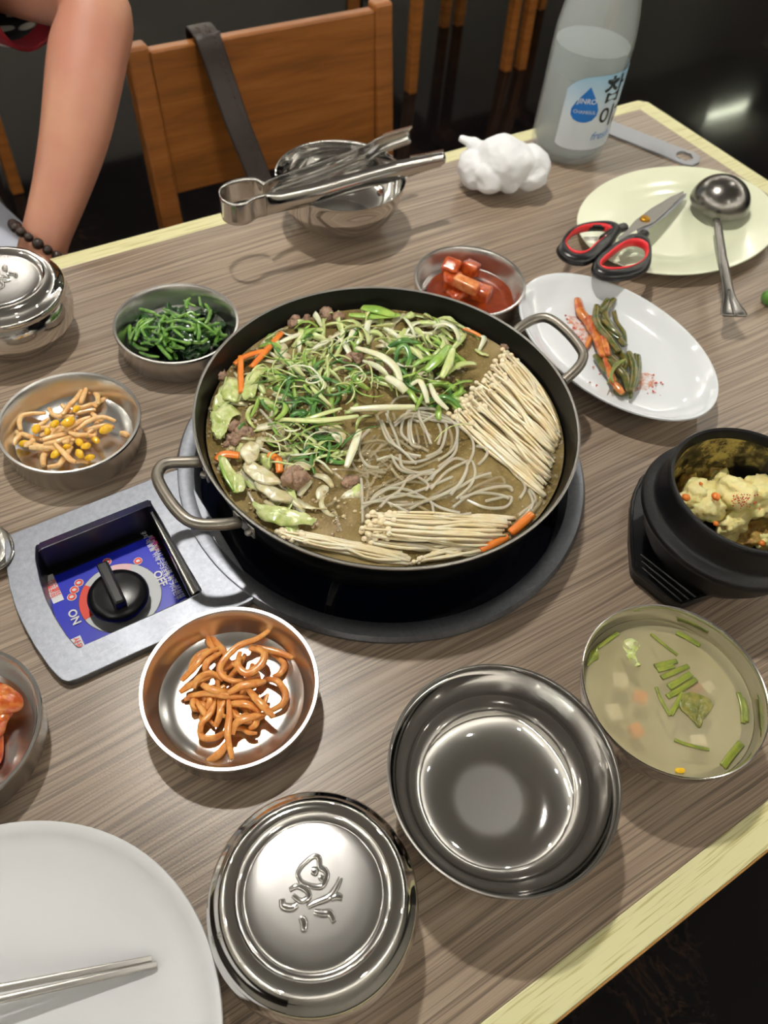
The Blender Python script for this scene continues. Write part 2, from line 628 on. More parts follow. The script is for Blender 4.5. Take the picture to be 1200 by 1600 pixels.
M['pink'] = wet('radish cube', (222, 150, 92), (196, 100, 48), 0.25, 90)
M['olive'] = wet('seasoned green onion', (64, 80, 28), (112, 96, 40), 0.22, 150)
M['egg'] = wet('steamed egg', (240, 230, 168), (230, 214, 136), 0.5, 60, sss=0.2, bump=0.5, bscale=260, coat=0.1)
M['egg_brown'] = wet('browned egg', (150, 112, 52), (198, 166, 84), 0.5, 160, bump=0.6, bscale=300, coat=0.1)
M['chili'] = simple('chili powder', (186, 44, 20), 0.6)
M['stain'] = simple('kimchi juice stain', (222, 170, 140), 0.2)
M['soup_veg'] = wet('soup herb', (134, 144, 52), (106, 120, 44), 0.3, 120)
M['soup_leaf'] = wet('soup leaf', (96, 104, 34), (136, 130, 60), 0.35, 220, bump=0.4, bscale=300)
M['soup_radish'] = wet('soup radish', (226, 214, 176), None, 0.35)
M['bubble'] = simple('bubbles', (220, 205, 170), 0.05, alpha=0.35, coat=1.0)

def liquid(name, c, c2, alpha, scale=18, bump=0.12, bscale=60, rough=0.05):
    k = NT(name)
    f = k.noise(k.coord(), scale, 3, 0.55)
    k.l(k.ramp(f, [(0.35, rgb(*c)), (0.65, rgb(*c2))]), k.b.inputs['Base Color'])
    k.set(Roughness=rough, Alpha=alpha)
    k.b.inputs['IOR'].default_value = 1.34
    if bump:
        k.bump(k.noise(k.coord(), bscale, 3, 0.5), bump, 0.004)
    return k.m
def broth_mat():
    k = NT('hot pot broth')
    lo = k.noise(k.coord(), 17, 3, 0.6)
    fi = k.noise(k.coord(), 520, 3, 0.7)
    mid = k.noise(k.coord(), 90, 4, 0.7)
    c = k.ramp(lo, [(0.32, rgb(84, 70, 38)), (0.5, rgb(124, 106, 62)), (0.68, rgb(168, 148, 102))])
    c = k.mix(k.math('MULTIPLY', k.ramp(mid, [(0.48, (0, 0, 0)), (0.7, (1, 1, 1))]), 0.5), c, rgb(172, 150, 104))
    c = k.mix(k.math('MULTIPLY', k.ramp(fi, [(0.56, (0, 0, 0)), (0.66, (1, 1, 1))]), 0.45), c, rgb(196, 172, 120))
    k.l(c, k.b.inputs['Base Color'])
    k.set(Roughness=0.05, Alpha=0.8)
    k.b.inputs['IOR'].default_value = 1.36
    k.b.inputs['Coat Weight'].default_value = 0.5
    k.b.inputs['Coat Roughness'].default_value = 0.02
    h = k.math('ADD', k.noise(k.coord(), 120, 3, 0.6), k.math('MULTIPLY', k.noise(k.coord(), 420, 2, 0.5), 0.35))
    k.bump(h, 0.5, 0.004)
    return k.m
M['broth'] = broth_mat()
M['soup'] = liquid('cloudy soup', (182, 173, 136), (200, 192, 158), 0.5, 12, bump=0.01)
M['bead'] = simple('dark wooden bead', (44, 30, 26), 0.35, var=0.3, vscale=90)
M['trousers'] = simple('pale grey blue cloth', (176, 180, 194), 0.8, bump=0.1, bscale=700)

def shirt_mat():
    k = NT('leaf print fabric')
    v = k.n('ShaderNodeTexVoronoi', feature='F1')
    v.inputs['Scale'].default_value = 34
    v.inputs['Randomness'].default_value = 1.0
    k.l(k.coord((1, 1.8, 1), rot=(0.3, 0.2, 0.7)), v.inputs['Vector'])
    ch = k.n('ShaderNodeSeparateColor')
    k.l(v.outputs['Color'], ch.inputs[0])
    col = k.ramp(ch.outputs[0], [(0.0, rgb(16, 18, 18)), (0.45, rgb(34, 64, 26)), (0.62, rgb(84, 112, 44)), (0.75, rgb(190, 192, 180)), (0.85, rgb(16, 18, 18))], 'CONSTANT')
    edge = k.ramp(v.outputs['Distance'], [(0.42, (0, 0, 0)), (0.5, (1, 1, 1))])
    k.l(k.mix(edge, col, rgb(16, 18, 18)), k.b.inputs['Base Color'])
    k.set(Roughness=0.8)
    return k.m
M['shirt'] = shirt_mat()
M['cuff'] = simple('red ribbing', (150, 24, 40), 0.8, bump=0.3, bscale=500)
M['cuff_white'] = simple('white ribbing', (220, 214, 214), 0.8)

def tissue_mat():
    k = NT('white wet tissue')
    k.b.inputs['Base Color'].default_value = rgb(232, 233, 236)
    k.set(Roughness=0.85)
    k.bump(k.noise(k.coord(), 700, 3, 0.6), 0.25, 0.001)
    return k.m
M['tissue'] = tissue_mat()

def glass_mat(name, c, alpha, rough):
    k = NT(name)
    k.b.inputs['Base Color'].default_value = rgb(*c)
    k.set(Roughness=rough, Alpha=alpha)
    f = k.noise(k.coord(), 160, 4, 0.7)
    k.bump(f, 0.25, 0.001)
    return k.m
M['bottle_glass'] = glass_mat('frosty glass', (214, 220, 220), 0.30, 0.10)
M['bottle_liquid'] = glass_mat('clear liquor', (186, 204, 208), 0.55, 0.06)
M['cap'] = simple('bottle cap', (40, 120, 190), 0.35, metal=0.5)

# ------------------------------------------------------------------ room
def structure(name, mb, mat, **kw):
    o = mb.build(name, mat, smooth=False, **kw)
    o['kind'] = 'structure'
    return o
X0, X1, Y0, Y1 = -3.2, 9.0, -3.0, 5.8
structure('floor', MB().box(((X0 + X1) / 2, (Y0 + Y1) / 2, -0.05), (X1 - X0 + .4, Y1 - Y0 + .4, 0.1)), M['floor'])
structure('ceiling', MB().box(((X0 + X1) / 2, (Y0 + Y1) / 2, ZC + 0.05), (X1 - X0 + .4, Y1 - Y0 + .4, 0.1)), M['ceiling'])
for nm, c, s in (('wall_left', (X0 - .05, (Y0 + Y1) / 2, ZC / 2), (0.1, Y1 - Y0, ZC)), ('wall_right', (X1 + .05, (Y0 + Y1) / 2, ZC / 2), (0.1, Y1 - Y0, ZC)),
                 ('wall_back', ((X0 + X1) / 2, Y1 + .05, ZC / 2), (X1 - X0, 0.1, ZC)), ('wall_front', ((X0 + X1) / 2, Y0 - .05, ZC / 2), (X1 - X0, 0.1, ZC))):
    structure(nm, MB().box(c, s), M['wall'])
structure('baseboard_back', MB().box(((X0 + X1) / 2, Y1 - .012, 0.5), (X1 - X0 - .02, 0.024, 1.0)), M['dado'])
structure('baseboard_left', MB().box((X0 + .012, (Y0 + Y1) / 2, 0.5), (0.024, Y1 - Y0 - .06, 1.0)), M['dado'])
structure('baseboard_right', MB().box((X1 - .012, (Y0 + Y1) / 2, 0.5), (0.024, Y1 - Y0 - .06, 1.0)), M['dado'])
where = ['over the hot pot table', 'beyond the far right corner of the table', 'to the right of the table', 'to the left of the table', 'behind the camera',
         'at the far left of the room', 'straight beyond the far chairs', 'behind the camera at right', 'behind the camera at left']
for i, (x, y, L) in enumerate(LAMPS):
    t = thing('ceiling_light', 'round recessed white ceiling downlight ' + where[i], 'ceiling light', (x, y, ZC), 0, 'recessed ceiling downlights')
    MB().lathe([(0.045, 0), (0.047, -0.006), (0.062, -0.005), (0.064, 0)], 40).build('trim_ring', M['white_melamine'], t)
    MB().lathe([(0.0, -0.0025), (0.045, -0.0025)], 32).build('lens', emit('downlight glow', (255, 250, 240), L), t)
TUBES = [(7.25, 4.75, 0, 'beyond the table at far right of the room'), (4.0, 3.2, 0, 'beyond the far right table corner'), (4.0, 0.4, 0, 'right of the table'), (-2.0, 2.2, 1, 'left of the far chairs'),
         (-2.0, -0.6, 1, 'at the left behind the camera'), (1.2, -2.0, 0, 'above the near end of the room'), (1.4, 4.4, 0, 'above the far end of the room')]
tg = emit('tube glow', (252, 255, 240), TUBE_L)
for x, y, turn, where_ in TUBES:
    t = thing('tube_light', 'fluorescent tube light under the ceiling, ' + where_, 'ceiling light', (x, y, ZC), turn * PI / 2, 'fluorescent tube lights')
    hl = .29 if x > 7 else .57
    MB().box((0, 0, -0.02), (hl * 2 + .1, 0.05, 0.04)).build('housing', M['white_melamine'], t, smooth=False)
    for k in (-hl - .015, hl + .015):
        MB().box((k, 0, -0.07), (0.03, 0.04, 0.07)).build('tube_holder', M['white_melamine'], t, smooth=False)
    MB().tube([(-hl, 0, -0.09), (hl, 0, -0.09)], 0.017, 12).build('tube', tg if x < 7 else emit('far tube glow', (250, 255, 225), TUBE_L * 1.7), t)

# ledge and unseen uplights on it, both added to brighten the ceiling
cg = emit('cove light glow', (255, 250, 240), ADDED_UPLIGHT_L)
cx0, cx1, cy0, cy1 = -2.4, 3.6, -2.2, 4.0
for i, (a, b) in enumerate((((cx0, cy0), (cx1, cy0)), ((cx0, cy1), (cx1, cy1)), ((cx0, cy0 + .12), (cx0, cy1 - .12)), ((cx1, cy0 + .12), (cx1, cy1 - .12)))):
    mx, my = (a[0] + b[0]) / 2, (a[1] + b[1]) / 2
    lx, ly = abs(b[0] - a[0]), abs(b[1] - a[1])
    structure('trim_%d' % (i + 1), MB().box((mx, my, ZC - .42), (max(lx, .22), max(ly, .22), .03)), M['ceiling'])  # ledge added to hide the uplight strips from below
    t = thing('cove_light', 'hidden strip uplight on the ceiling ledge at the ' + ['near', 'far', 'left', 'right'][i], 'ceiling light', (mx, my, ZC - .405), 0, 'strip uplights')
    MB().box((0, 0, .02), (max(lx - .5, .06), max(ly - .5, .06), .04)).build('housing', M['white_melamine'], t, smooth=False)
    MB().box((0, 0, .0455), (max(lx - .52, .05), max(ly - .52, .05), .011)).build('light_strip', cg, t, smooth=False)

# ------------------------------------------------------------------ table
BX, BY = 0.258, 0.346            # burner centre
TX0, TX1, TY0, TY1 = BX * 2 - 0.9175, 0.9175, -0.0325, 0.7305
BW = 0.021
table = thing('dining_table', 'wood laminate dining table with pale yellow edge band and built in burner', 'table', (BX, BY, 0))
loc = lambda x, y: (x - BX, y - BY)
inner = [loc(TX0 + BW, TY0 + BW), loc(TX1 - BW * 1.25, TY0 + BW), loc(TX1 - BW * 1.25, TY1 - BW), loc(TX0 + BW, TY1 - BW)]
left_arc = [(-0.0265, 0.2810), (-0.0312, 0.298), (-0.0345, 0.318), (-0.0362, 0.338), (-0.0364, 0.352), (-0.035, 0.372), (-0.031, 0.395), (-0.0255, 0.4150)]
hole_box = [loc(-0.022, 0.292), loc(0.092, 0.292), loc(0.092, 0.405), loc(-0.022, 0.405)]
MB().plate_holes(inner, [circle(0, 0, 0.158, 72), hole_box], ZT - 0.028, ZT).build('tabletop_panel', M['laminate'], table, smooth=False)
o4 = [loc(TX0, TY0), loc(TX1, TY0), loc(TX1, TY1), loc(TX0, TY1)]
for i in range(4):
    j = (i + 1) % 4
    ol = [o4[i], o4[j], inner[j], inner[i]]
    if i == 2 or i == 1:         # the small chamfer at the far right corner
        c = Vector(o4[2])
        if i == 1:
            ol = [o4[1], (c.x, c.y - 0.010), (c.x - 0.005, c.y - 0.005), inner[2], inner[1]]
        else:
            ol = [(c.x - 0.005, c.y - 0.005), (c.x - 0.010, c.y), o4[3], inner[3], inner[2]]
    MB().prism(ol, ZT - 0.024, ZT - 0.0002).build('edge_band', M['band'], table, smooth=False, bevel=0.0012)
    a, b = Vector(o4[i]), Vector(o4[j])
    d = (b - a).normalized()
    nrm = Vector((d.y, -d.x))
    mb = MB()
    ol2 = [a + d * 0.001, b - d * 0.012, b - d * 0.012 - nrm * 0.012, a + d * 0.001 - nrm * 0.012]
    mb.prism([(p.x + nrm.x * 0.0015, p.y + nrm.y * 0.0015) for p in ol2], ZT - 0.03, ZT - 0.0035)
    mb.build('edge_strip', M['edge'], table, smooth=False, bevel=0.001)
for sx in (-0.4, 0.4):
    MB().tube([(sx, 0, 0.02), (sx, 0, ZT - 0.03)], 0.035, 20).build('leg', M['blackmatte'], table)
    MB().box((sx, 0, 0.012), (0.07, 0.55, 0.024)).build('foot', M['blackmatte'], table, smooth=False, bevel=0.004)
    MB().box((sx, 0, ZT - 0.036), (0.09, 0.5, 0.014)).build('bracket', M['blackmatte'], table, smooth=False)

# ------------------------------------------------------------------ burner built into the table
burner = thing('gas_burner', 'round aluminium table gas burner with square control box set into the table', 'burner', (BX, BY, ZT))
MB().lathe([(0.1575, -0.001), (0.1655, 0.0005), (0.1663, 0.004), (0.164, 0.0075), (0.158, 0.0085), (0.152, 0.006), (0.1495, 0.0), (0.1485, -0.012), (0.150, -0.014), (0.1565, -0.004)], 96).build('rim_ring', M['alu'], burner)
MB().lathe([(0.1485, -0.012), (0.146, -0.020), (0.143, -0.022), (0.140, -0.030), (0.125, -0.040), (0.09, -0.045), (0.05, -0.042), (0, -0.042), (0, -0.044), (0.05, -0.044), (0.09, -0.047), (0.127, -0.042), (0.143, -0.031), (0.150, -0.014)], 80).build('drip_bowl', M['navy'], burner)
MB().lathe([(0.0, -0.012), (0.03, -0.012), (0.042, -0.016), (0.044, -0.026), (0.03, -0.040), (0, -0.0415)], 48).build('burner_head', M['steel_dull'], burner)
for k in range(4):
    a = math.radians(-48 + 90 * k)
    ux, uy = math.cos(a), math.sin(a)
    mb = MB()
    mb.tube([(ux * 0.143, uy * 0.143, -0.020), (ux * 0.139, uy * 0.139, 0.0), (ux * 0.132, uy * 0.132, 0.0035), (ux * 0.075, uy * 0.075, 0.0035), (ux * 0.07, uy * 0.07, -0.004)], (0.003, 0.004), 8, sq=0.5)
    mb.build('pot_support', M['black'], burner)
# control box
bez = [(p[0] - BX, p[1] - BY) for p in left_arc][::-1]
outer = [(0.112 - BX, 0.4155 - BY)] + bez[:] + [(0.112 - BX, 0.2785 - BY)]
hole = [(0.0785, 0.397), (-0.0085, 0.397), (-0.0125, 0.385), (-0.0155, 0.365), (-0.0165, 0.349), (-0.0158, 0.332), (-0.0138, 0.315), (-0.0105, 0.3017), (0.0785, 0.3017)]
hole = [(x - BX, y - BY) for x, y in hole]
def round_poly(pts, r, n=4):
    out = []
    m = len(pts)
    for i in range(m):
        p, a, b = Vector(pts[i]), Vector(pts[i - 1]), Vector(pts[(i + 1) % m])
        da, db = (a - p), (b - p)
        ang = da.angle(db)
        if ang > math.radians(150):
            out.append(tuple(p))
            continue
        rr = min(r, da.length * 0.45, db.length * 0.45)
        p0, p2 = p + da.normalized() * rr, p + db.normalized() * rr
        for k in range(n + 1):
            t = k / n
            q = p0 * (1 - t) ** 2 + p * 2 * t * (1 - t) + p2 * t * t
            out.append((q.x, q.y))
    return out
outer_r = round_poly(outer, 0.008)
hole_r = round_poly(hole, 0.003)
MB().plate_holes(outer_r, [hole_r], 0.0, 0.0065).build('control_bezel', M['alu'], burner, bevel=0.0028, bseg=3)
def shrink(pts, k):
    cx = sum(p[0] for p in pts) / len(pts)
    cy = sum(p[1] for p in pts) / len(pts)
    return [(cx + (x - cx) * k, cy + (y - cy) * k) for x, y in pts]
mb = MB()
h0, h1 = shrink(hole_r, 1.0), shrink(hole_r, 1.02)
n = len(h0)
mb.add([(x, y, 0.003) for x, y in h0] + [(x, y, -0.036) for x, y in h1], [(i, n + i, n + (i + 1) % n, (i + 1) % n) for i in range(n)])
mb.add([(x, y, -0.036) for x, y in h1], [tuple(range(n))])
mb.build('control_well', M['blackplastic'], burner, smooth=False)
MB().tube([(0.0765 - BX, 0.392 - BY, -0.004), (0.0765 - BX, 0.307 - BY, -0.004)], (0.002, 0.006), 10).build('well_lip', M['steel'], burner)
ZL = -0.0305
plate = [(0.0735, 0.3935), (-0.0135, 0.3935), (-0.0185, 0.372), (-0.0195, 0.345), (-0.0178, 0.318), (-0.0135, 0.2995), (0.0735, 0.2995)]
plate = [(x * 0.965 + 0.0008 - BX, 0.347 + (y - 0.347) * 0.97 - BY) for x, y in plate]
lp = MB().prism(plate, ZL - 0.002, ZL).build('label_plate', M['blue_print'], burner, smooth=False)
RCX, RCY = 0.0300 - BX, 0.3500 - BY
def arc_band(r0, r1, a0, a1, z, n=40):
    mb = MB()
    vs, fs = [], []
    for i in range(n + 1):
        a = a0 + (a1 - a0) * i / n
        vs += [(RCX + r0 * math.cos(a), RCY + r0 * math.sin(a), z), (RCX + r1 * math.cos(a), RCY + r1 * math.sin(a), z)]
    for i in range(n):
        fs.append((2 * i, 2 * i + 1, 2 * i + 3, 2 * i + 2))
    return mb.add(vs, fs)
d2 = math.radians
arc_band(0.019, 0.0302, 0, 2 * PI, ZL + 0.0003, 64).build('ring_outline', M['ink'], lp, smooth=False)
arc_band(0.019, 0.0298, 0, 2 * PI, ZL + 0.0005, 64).build('grey_dial_ring', M['grey_print'], lp, smooth=False)
mb = arc_band(0.019, 0.0298, d2(130), d2(192), ZL + 0.0007)
mb.build('red_dial_arc', M['red_print'], lp, smooth=False)
arc_band(0.019, 0.0298, d2(52), d2(82), ZL + 0.0007).build('pink_dial_arc', M['pink_print'], lp, smooth=False)
def flame(px, py, rot=0.0):
    c = P(px, py, ZL + 0.001)
    x, y = c.x - BX, c.y - BY
    mb = MB()
    mb.add([(x + a, y + b, ZL + 0.0004) for a, b in circle(0, 0, 0.0034, 20)], [tuple(range(20))])
    mb.add([(x + a, y + b, ZL + 0.0006) for a, b in circle(0, 0, 0.0029, 20)], [tuple(range(20))], 1)
    fl = [(0, -0.0018), (0.0011, -0.0010), (0.0012, 0.0004), (0.0004, 0.0022), (0.0001, 0.0008), (-0.0006, 0.0014), (-0.0012, 0.0002), (-0.0010, -0.0012)]
    mb.add([(x + b, y - a, ZL + 0.0008) for a, b in fl], [tuple(range(len(fl)))], 2)
    mb.build('flame_symbol', [M['white_print'], M['red_print'], M['white_print']], lp, smooth=False)
for q in ((123, 910), (116, 921), (112, 932), (215.5, 876), (167, 877)):
    flame(*q)
def plate_text(body, px, py, size, mat, bold=0.0):
    c = P(px, py, ZL)
    x0, y0 = c.x - BX, c.y - BY
    return text_mesh(body, size, lambda x, y: Vector((x0 + y, y0 - x, ZL + 0.0009)), mat, 'lettering', lp, bold=bold)
plate_text('OFF', 250, 905, 0.0086, M['white_print'], 0.0002)
plate_text('ON', 116, 965, 0.0086, M['white_print'], 0.0002)
plate_text('요주의', 241, 850, 0.0056, M['magenta_print'], 0.00012)
plate_text('최초 점화시 손잡이를 눌러 서서히 돌리십시오', 268, 902, 0.0047, M['white_print'], 0.00006)
plate_text('안전장치 예열을 위해 2~3초동안 기다린후 놓아주세요', 256, 893, 0.0047, M['white_print'], 0.00006)
def sticker(px, py, w_, h_, lines):
    c = P(px, py, ZL)
    x, y = c.x - BX, c.y - BY
    s = MB().box((x, y, ZL + 0.0002), (w_, h_, 0.0004)).build('sticker', M['white_print'], lp, smooth=False)
    for body, dx, size in lines:
        text_mesh(body, size, lambda a, b: Vector((x + dx + b, y - a, ZL + 0.0008)), M['red_print'], 'lettering', s, bold=0.0001)
sticker(83, 920, 0.008, 0.026, [('가스밸브', 0.0018, 0.0044), ('사용주의', -0.0022, 0.0044)])
sticker(121, 1006, 0.008, 0.011, [('사용', 0.0, 0.0055)])
# knob
KZ = ZL + 0.0165
kb = MB().lathe([(0, -0.0005), (0.0155, -0.0005), (0.0205, -0.003), (0.0222, -0.006), (0.0222, -0.0075), (0.0208, -0.008), (0.018, -0.0155), (0, -0.0155)], 48, (RCX - 0.0015, RCY - 0.004, KZ)).build('knob', M['blackplastic'], burner)
a, b = P(158, 877, ZL + 0.024), P(190, 946, ZL + 0.022)
dv = Vector((b.x - a.x, b.y - a.y, 0)).normalized()
mid = (a + b) / 2
gm = MB()
gm.box((mid.x - BX, mid.y - BY, ZL + 0.020), (0.040, 0.0085, 0.010), math.atan2(dv.y, dv.x))
gm.build('knob_grip', M['blackplastic'], kb, smooth=False, bevel=0.002)

# ------------------------------------------------------------------ the hot pot
PX, PYc, PR, PH = 0.2556, 0.3430, 0.1451, 0.070
pot = thing('hot_pot', 'wide black braising pan of simmering beef hot pot on the table burner', 'pot', (PX, PYc, ZT))
B0 = 0.0075
MB().lathe([(0, B0), (0.112, B0), (0.124, B0 + 0.005), (0.1325, B0 + 0.018), (0.1385, 0.048), (0.1405, 0.062), (0.1435, 0.066), (0.1442, 0.0688),
            (0.1426, 0.0697), (0.1408, 0.064), (0.1374, 0.050), (0.131, B0 + 0.020), (0.123, B0 + 0.007), (0.111, B0 + 0.0025), (0, B0 + 0.0025)], 96).build('pan_body', M['black'], pot)
MB().lathe([(0.1428, 0.0695), (0.1440, 0.0705), (0.1450, 0.0698), (0.1449, 0.0682), (0.1440, 0.0676), (0.1428, 0.0686)], 128).build('pan_rim', M['steel_dull'], pot)
def pot_handle(pts, r):
    c = Vector((PX, PYc, ZT))
    q = spline([P(x, y, h) - c for x, y, h in pts], 40)
    hd = MB().tube(q, r, 12).build('handle', M['handle_steel'], pot)
    for e in (q[0], q[-1]):
        u = Vector((e.x, e.y, 0)).normalized()
        s = Vector((-u.y, u.x, 0))
        mb = MB()
        base = u * 0.1422 + Vector((0, 0, e.z - 0.006))
        mb.box(base, (0.002, 0.022, 0.012), math.atan2(u.y, u.x))
        for k in (-0.007, 0.007):
            mb.blob(base + s * k + u * 0.002, (0.003, 0.003, 0.003), 2, 0, 1)
        mb.build('mount_plate', M['steel_dull'], hd, bevel=0.001)
pot_handle([(318, 721, .060), (300, 722, .062), (262, 724, .064), (248, 735, .065), (247.5, 752, .066), (265, 783, .067), (288, 809, .067), (312, 819, .066), (350, 819, .064), (374, 816, .060)], 0.0042)
pot_handle([(802, 522, .060), (812, 512, .062), (835, 499, .064), (858, 498, .066), (886, 519, .067), (909, 548, .067), (910, 563, .066), (900, 578, .064), (880, 596, .060)], 0.0042)

LV = 0.0515                     # broth level above the table
RB = 0.1368
def bz(x, y):
    return 0.0006 * noise.noise(Vector((x * 60, y * 60, 0.3)))
mb = MB()
rings = [0, 0.02, 0.04, 0.06, 0.08, 0.1, 0.115, 0.128, 0.1345, RB]
vs, fs = [Vector((0, 0, LV))], []
for ri, r in enumerate(rings[1:]):
    for i in range(96):
        a = 2 * PI * i / 96
        x, y = r * math.cos(a), r * math.sin(a)
        vs.append(Vector((x, y, LV + (bz(x, y) if r < RB else 0.0008))))
for i in range(96):
    fs.append((0, 1 + i, 1 + (i + 1) % 96))
for ri in range(len(rings) - 2):
    for i in range(96):
        a, b = 1 + ri * 96 + i, 1 + ri * 96 + (i + 1) % 96
        fs.append((a, a + 96, b + 96, b))
mb.add(vs, fs)
broth = mb.build('hot_pot_broth', M['broth'])
broth.location = (PX, PYc, ZT)
tag(broth, 'brown simmering broth filling the black pan', 'broth', kind='stuff')

def inside(p, m=0.004):
    d = math.hypot(p.x - PX, p.y - PYc)
    return d < RB - m
def clampin(p, m=0.004):
    d = math.hypot(p.x - PX, p.y - PYc)
    lim = RB - m
    if d > lim:
        k = lim / d
        return Vector((PX + (p.x - PX) * k, PYc + (p.y - PYc) * k, p.z))
    return p

# bubbles and oil drops round the rim
mb = MB()
rnd = random.Random(3)
for i in range(210):
    a = rnd.uniform(0, 2 * PI)
    if rnd.random() < 0.7:
        r = RB - rnd.uniform(0.001, 0.004)
    else:
        r = RB * math.sqrt(rnd.random()) * 0.97
    s = rnd.uniform(0.0006, 0.0019)
    mb.blob((PX + r * math.cos(a), PYc + r * math.sin(a), ZT + LV + s * 0.2), (s, s, s * 0.8), 1, 0, 1)
tag(mb.build('broth_bubbles', M['bubble'], auto=0, recenter=True), 'tiny bubbles and oil drops on the hot pot broth', 'bubbles', kind='stuff')

# --- enoki bundles
def enoki(label, s0, s1, e0, e1, n, h0, h1, seed, bend=4.0, spread=1.0):
    rnd = random.Random(seed)
    c = P((s0[0] + e1[0]) / 2, (s0[1] + e1[1]) / 2, LV)
    t = thing('enoki_bundle', label, 'mushroom', c, 0, 'enoki mushroom bundles in the hot pot')
    for i in range(n):
        u = (i + rnd.random()) / n
        layer = rnd.random()
        h = h0 + (h1 - h0) * layer * math.sin(PI * min(1, max(0, u)) * 0.9 + 0.15)
        k0 = rnd.uniform(-0.05, 0.18) * spread
        sx, sy = s0[0] + (s1[0] - s0[0]) * u, s0[1] + (s1[1] - s0[1]) * u
        v = min(1, max(0, u + rnd.uniform(-0.09, 0.09)))
        ex, ey = e0[0] + (e1[0] - e0[0]) * v, e0[1] + (e1[1] - e0[1]) * v
        sx, sy = sx + (ex - sx) * k0, sy + (ey - sy) * k0
        k1 = rnd.uniform(-0.02, 0.12)
        ex, ey = ex + (sx - ex) * k1, ey + (sy - ey) * k1
        dx, dy = ex - sx, ey - sy
        L = math.hypot(dx, dy)
        nx, ny = -dy / L, dx / L
        b1, b2 = rnd.gauss(0, bend), rnd.gauss(0, bend)
        pts = []
        for q, bb, hh in ((0, 0, h), (0.12, b1 * .6, h), (0.4, b1, h + rnd.uniform(-.001, .001)), (0.72, b2, h - 0.001), (1, 0, h0 + (h - h0) * 0.35)):
            pts.append(clampin(P(sx + dx * q + nx * bb, sy + dy * q + ny * bb, LV + hh), 0.003) - c)
        pts = spline(pts, 11)
        r = rnd.uniform(0.00085, 0.00125)
        m = MB().tube(pts, [r * (0.9 + 0.35 * j / 11) for j in range(12)], 6).build('mushroom_stem', M['enoki'], t, auto=0)
        d = (pts[0] - pts[1]).normalized()
        cr = rnd.uniform(0.0018, 0.0027)
        MB().blob(pts[0] + d * 0.0004, (cr, cr, cr * 0.85), 2, 0.08, 1.5, i).build('mushroom_cap', M['enoki_cap'], m, auto=0)
enoki('large fan of cream enoki mushrooms along the right side of the hot pot', (796, 545), (708, 654), (882, 655), (850, 775), 118, 0.001, 0.015, 11, 3.6)
enoki('cream enoki bundle lying across the front of the hot pot below the noodles', (588, 800), (566, 848), (802, 810), (770, 862), 48, 0.001, 0.011, 12, 4.5)
enoki('half sunk enoki bundle at the front left rim of the hot pot', (446, 826), (440, 846), (628, 862), (650, 884), 30, 0.0, 0.005, 13, 3.5)
enoki('few loose enoki strands beside the front right carrot piece of the hot pot', (668, 868), (640, 882), (775, 838), (790, 850), 7, 0.001, 0.004, 14, 6)

# --- glass noodles
noodle_px = []
z6 = lambda pts: [(560 + x * .2833, 620 + y * .2834) for x, y in pts]
z7 = lambda pts: [(240 + x * .2312, 640 + y * .2312) for x, y in pts]
for pts in ([(310, 265), (290, 200), (295, 120), (340, 85), (450, 110), (520, 140), (545, 200), (520, 290), (440, 350)],
            [(330, 100), (370, 180), (400, 260)], [(160, 140), (170, 60), (230, 0), (330, 10), (390, 70)],
            [(60, 180), (10, 240), (10, 320), (50, 380), (110, 390)], [(70, 570), (120, 520), (250, 470), (350, 425), (420, 420), (400, 460)],
            [(370, 470), (450, 400), (520, 345), (570, 345), (600, 380), (570, 460), (510, 540)],
            [(60, 580), (160, 510), (260, 510), (350, 550), (450, 610), (560, 640)], [(15, 450), (20, 520), (22, 600), (25, 690)],
            [(20, 590), (130, 575), (200, 600), (280, 640)], [(280, 620), (400, 560), (520, 520), (640, 450), (730, 420)],
            [(520, 610), (620, 540), (740, 500), (830, 495), (850, 520)], [(600, 570), (700, 610), (800, 610), (840, 580), (830, 550), (700, 575)],
            [(550, 160), (620, 220), (635, 300), (600, 380)], [(650, 270), (750, 300), (830, 360)], [(180, 320), (230, 400), (320, 420), (420, 400)],
            [(200, 160), (280, 110), (420, 130), (560, 150)], [(200, 600), (330, 590), (460, 540), (560, 480), (600, 400)],
            [(440, 150), (455, 200), (440, 260)], [(100, 350), (180, 330), (260, 360), (360, 350), (460, 300)], [(130, 130), (170, 220), (230, 290), (320, 340)],
            [(160, 560), (260, 540), (380, 500), (520, 440)], [(560, 560), (660, 530), (780, 540), (830, 560)], [(880, 430), (920, 500), (890, 560)], [(940, 520), (960, 600), (890, 680)]):
    noodle_px.append(z6(pts))
for pts in ([(600, 330), (640, 260), (740, 270), (860, 340)], [(720, 0), (800, 90), (880, 200), (920, 300), (880, 440), (900, 500)],
            [(600, 420), (700, 520), (830, 570), (960, 600)], [(840, 490), (930, 590), (1020, 720)], [(640, 560), (700, 650), (840, 700)], [(870, 560), (960, 660), (1080, 770)]):
    noodle_px.append(z7(pts))
rnd = random.Random(5)
base_n = list(noodle_px)
for i in range(36):
    src = rnd.choice(base_n[:24])
    ox, oy = rnd.gauss(0, 10), rnd.gauss(0, 8)
    noodle_px.append([(x + ox + rnd.gauss(0, 4), y + oy + rnd.gauss(0, 4)) for x, y in src])
for i in range(26):
    cx, cy = rnd.gauss(570, 28), rnd.gauss(725, 28)
    a = rnd.gauss(0.1, 0.5)
    L = rnd.uniform(40, 80)
    noodle_px.append([(cx + math.cos(a) * L * (k - .5) + rnd.gauss(0, 5), cy - math.sin(a) * L * (k - .5) * .7 + rnd.gauss(0, 5)) for k in (0, .33, .66, 1)])
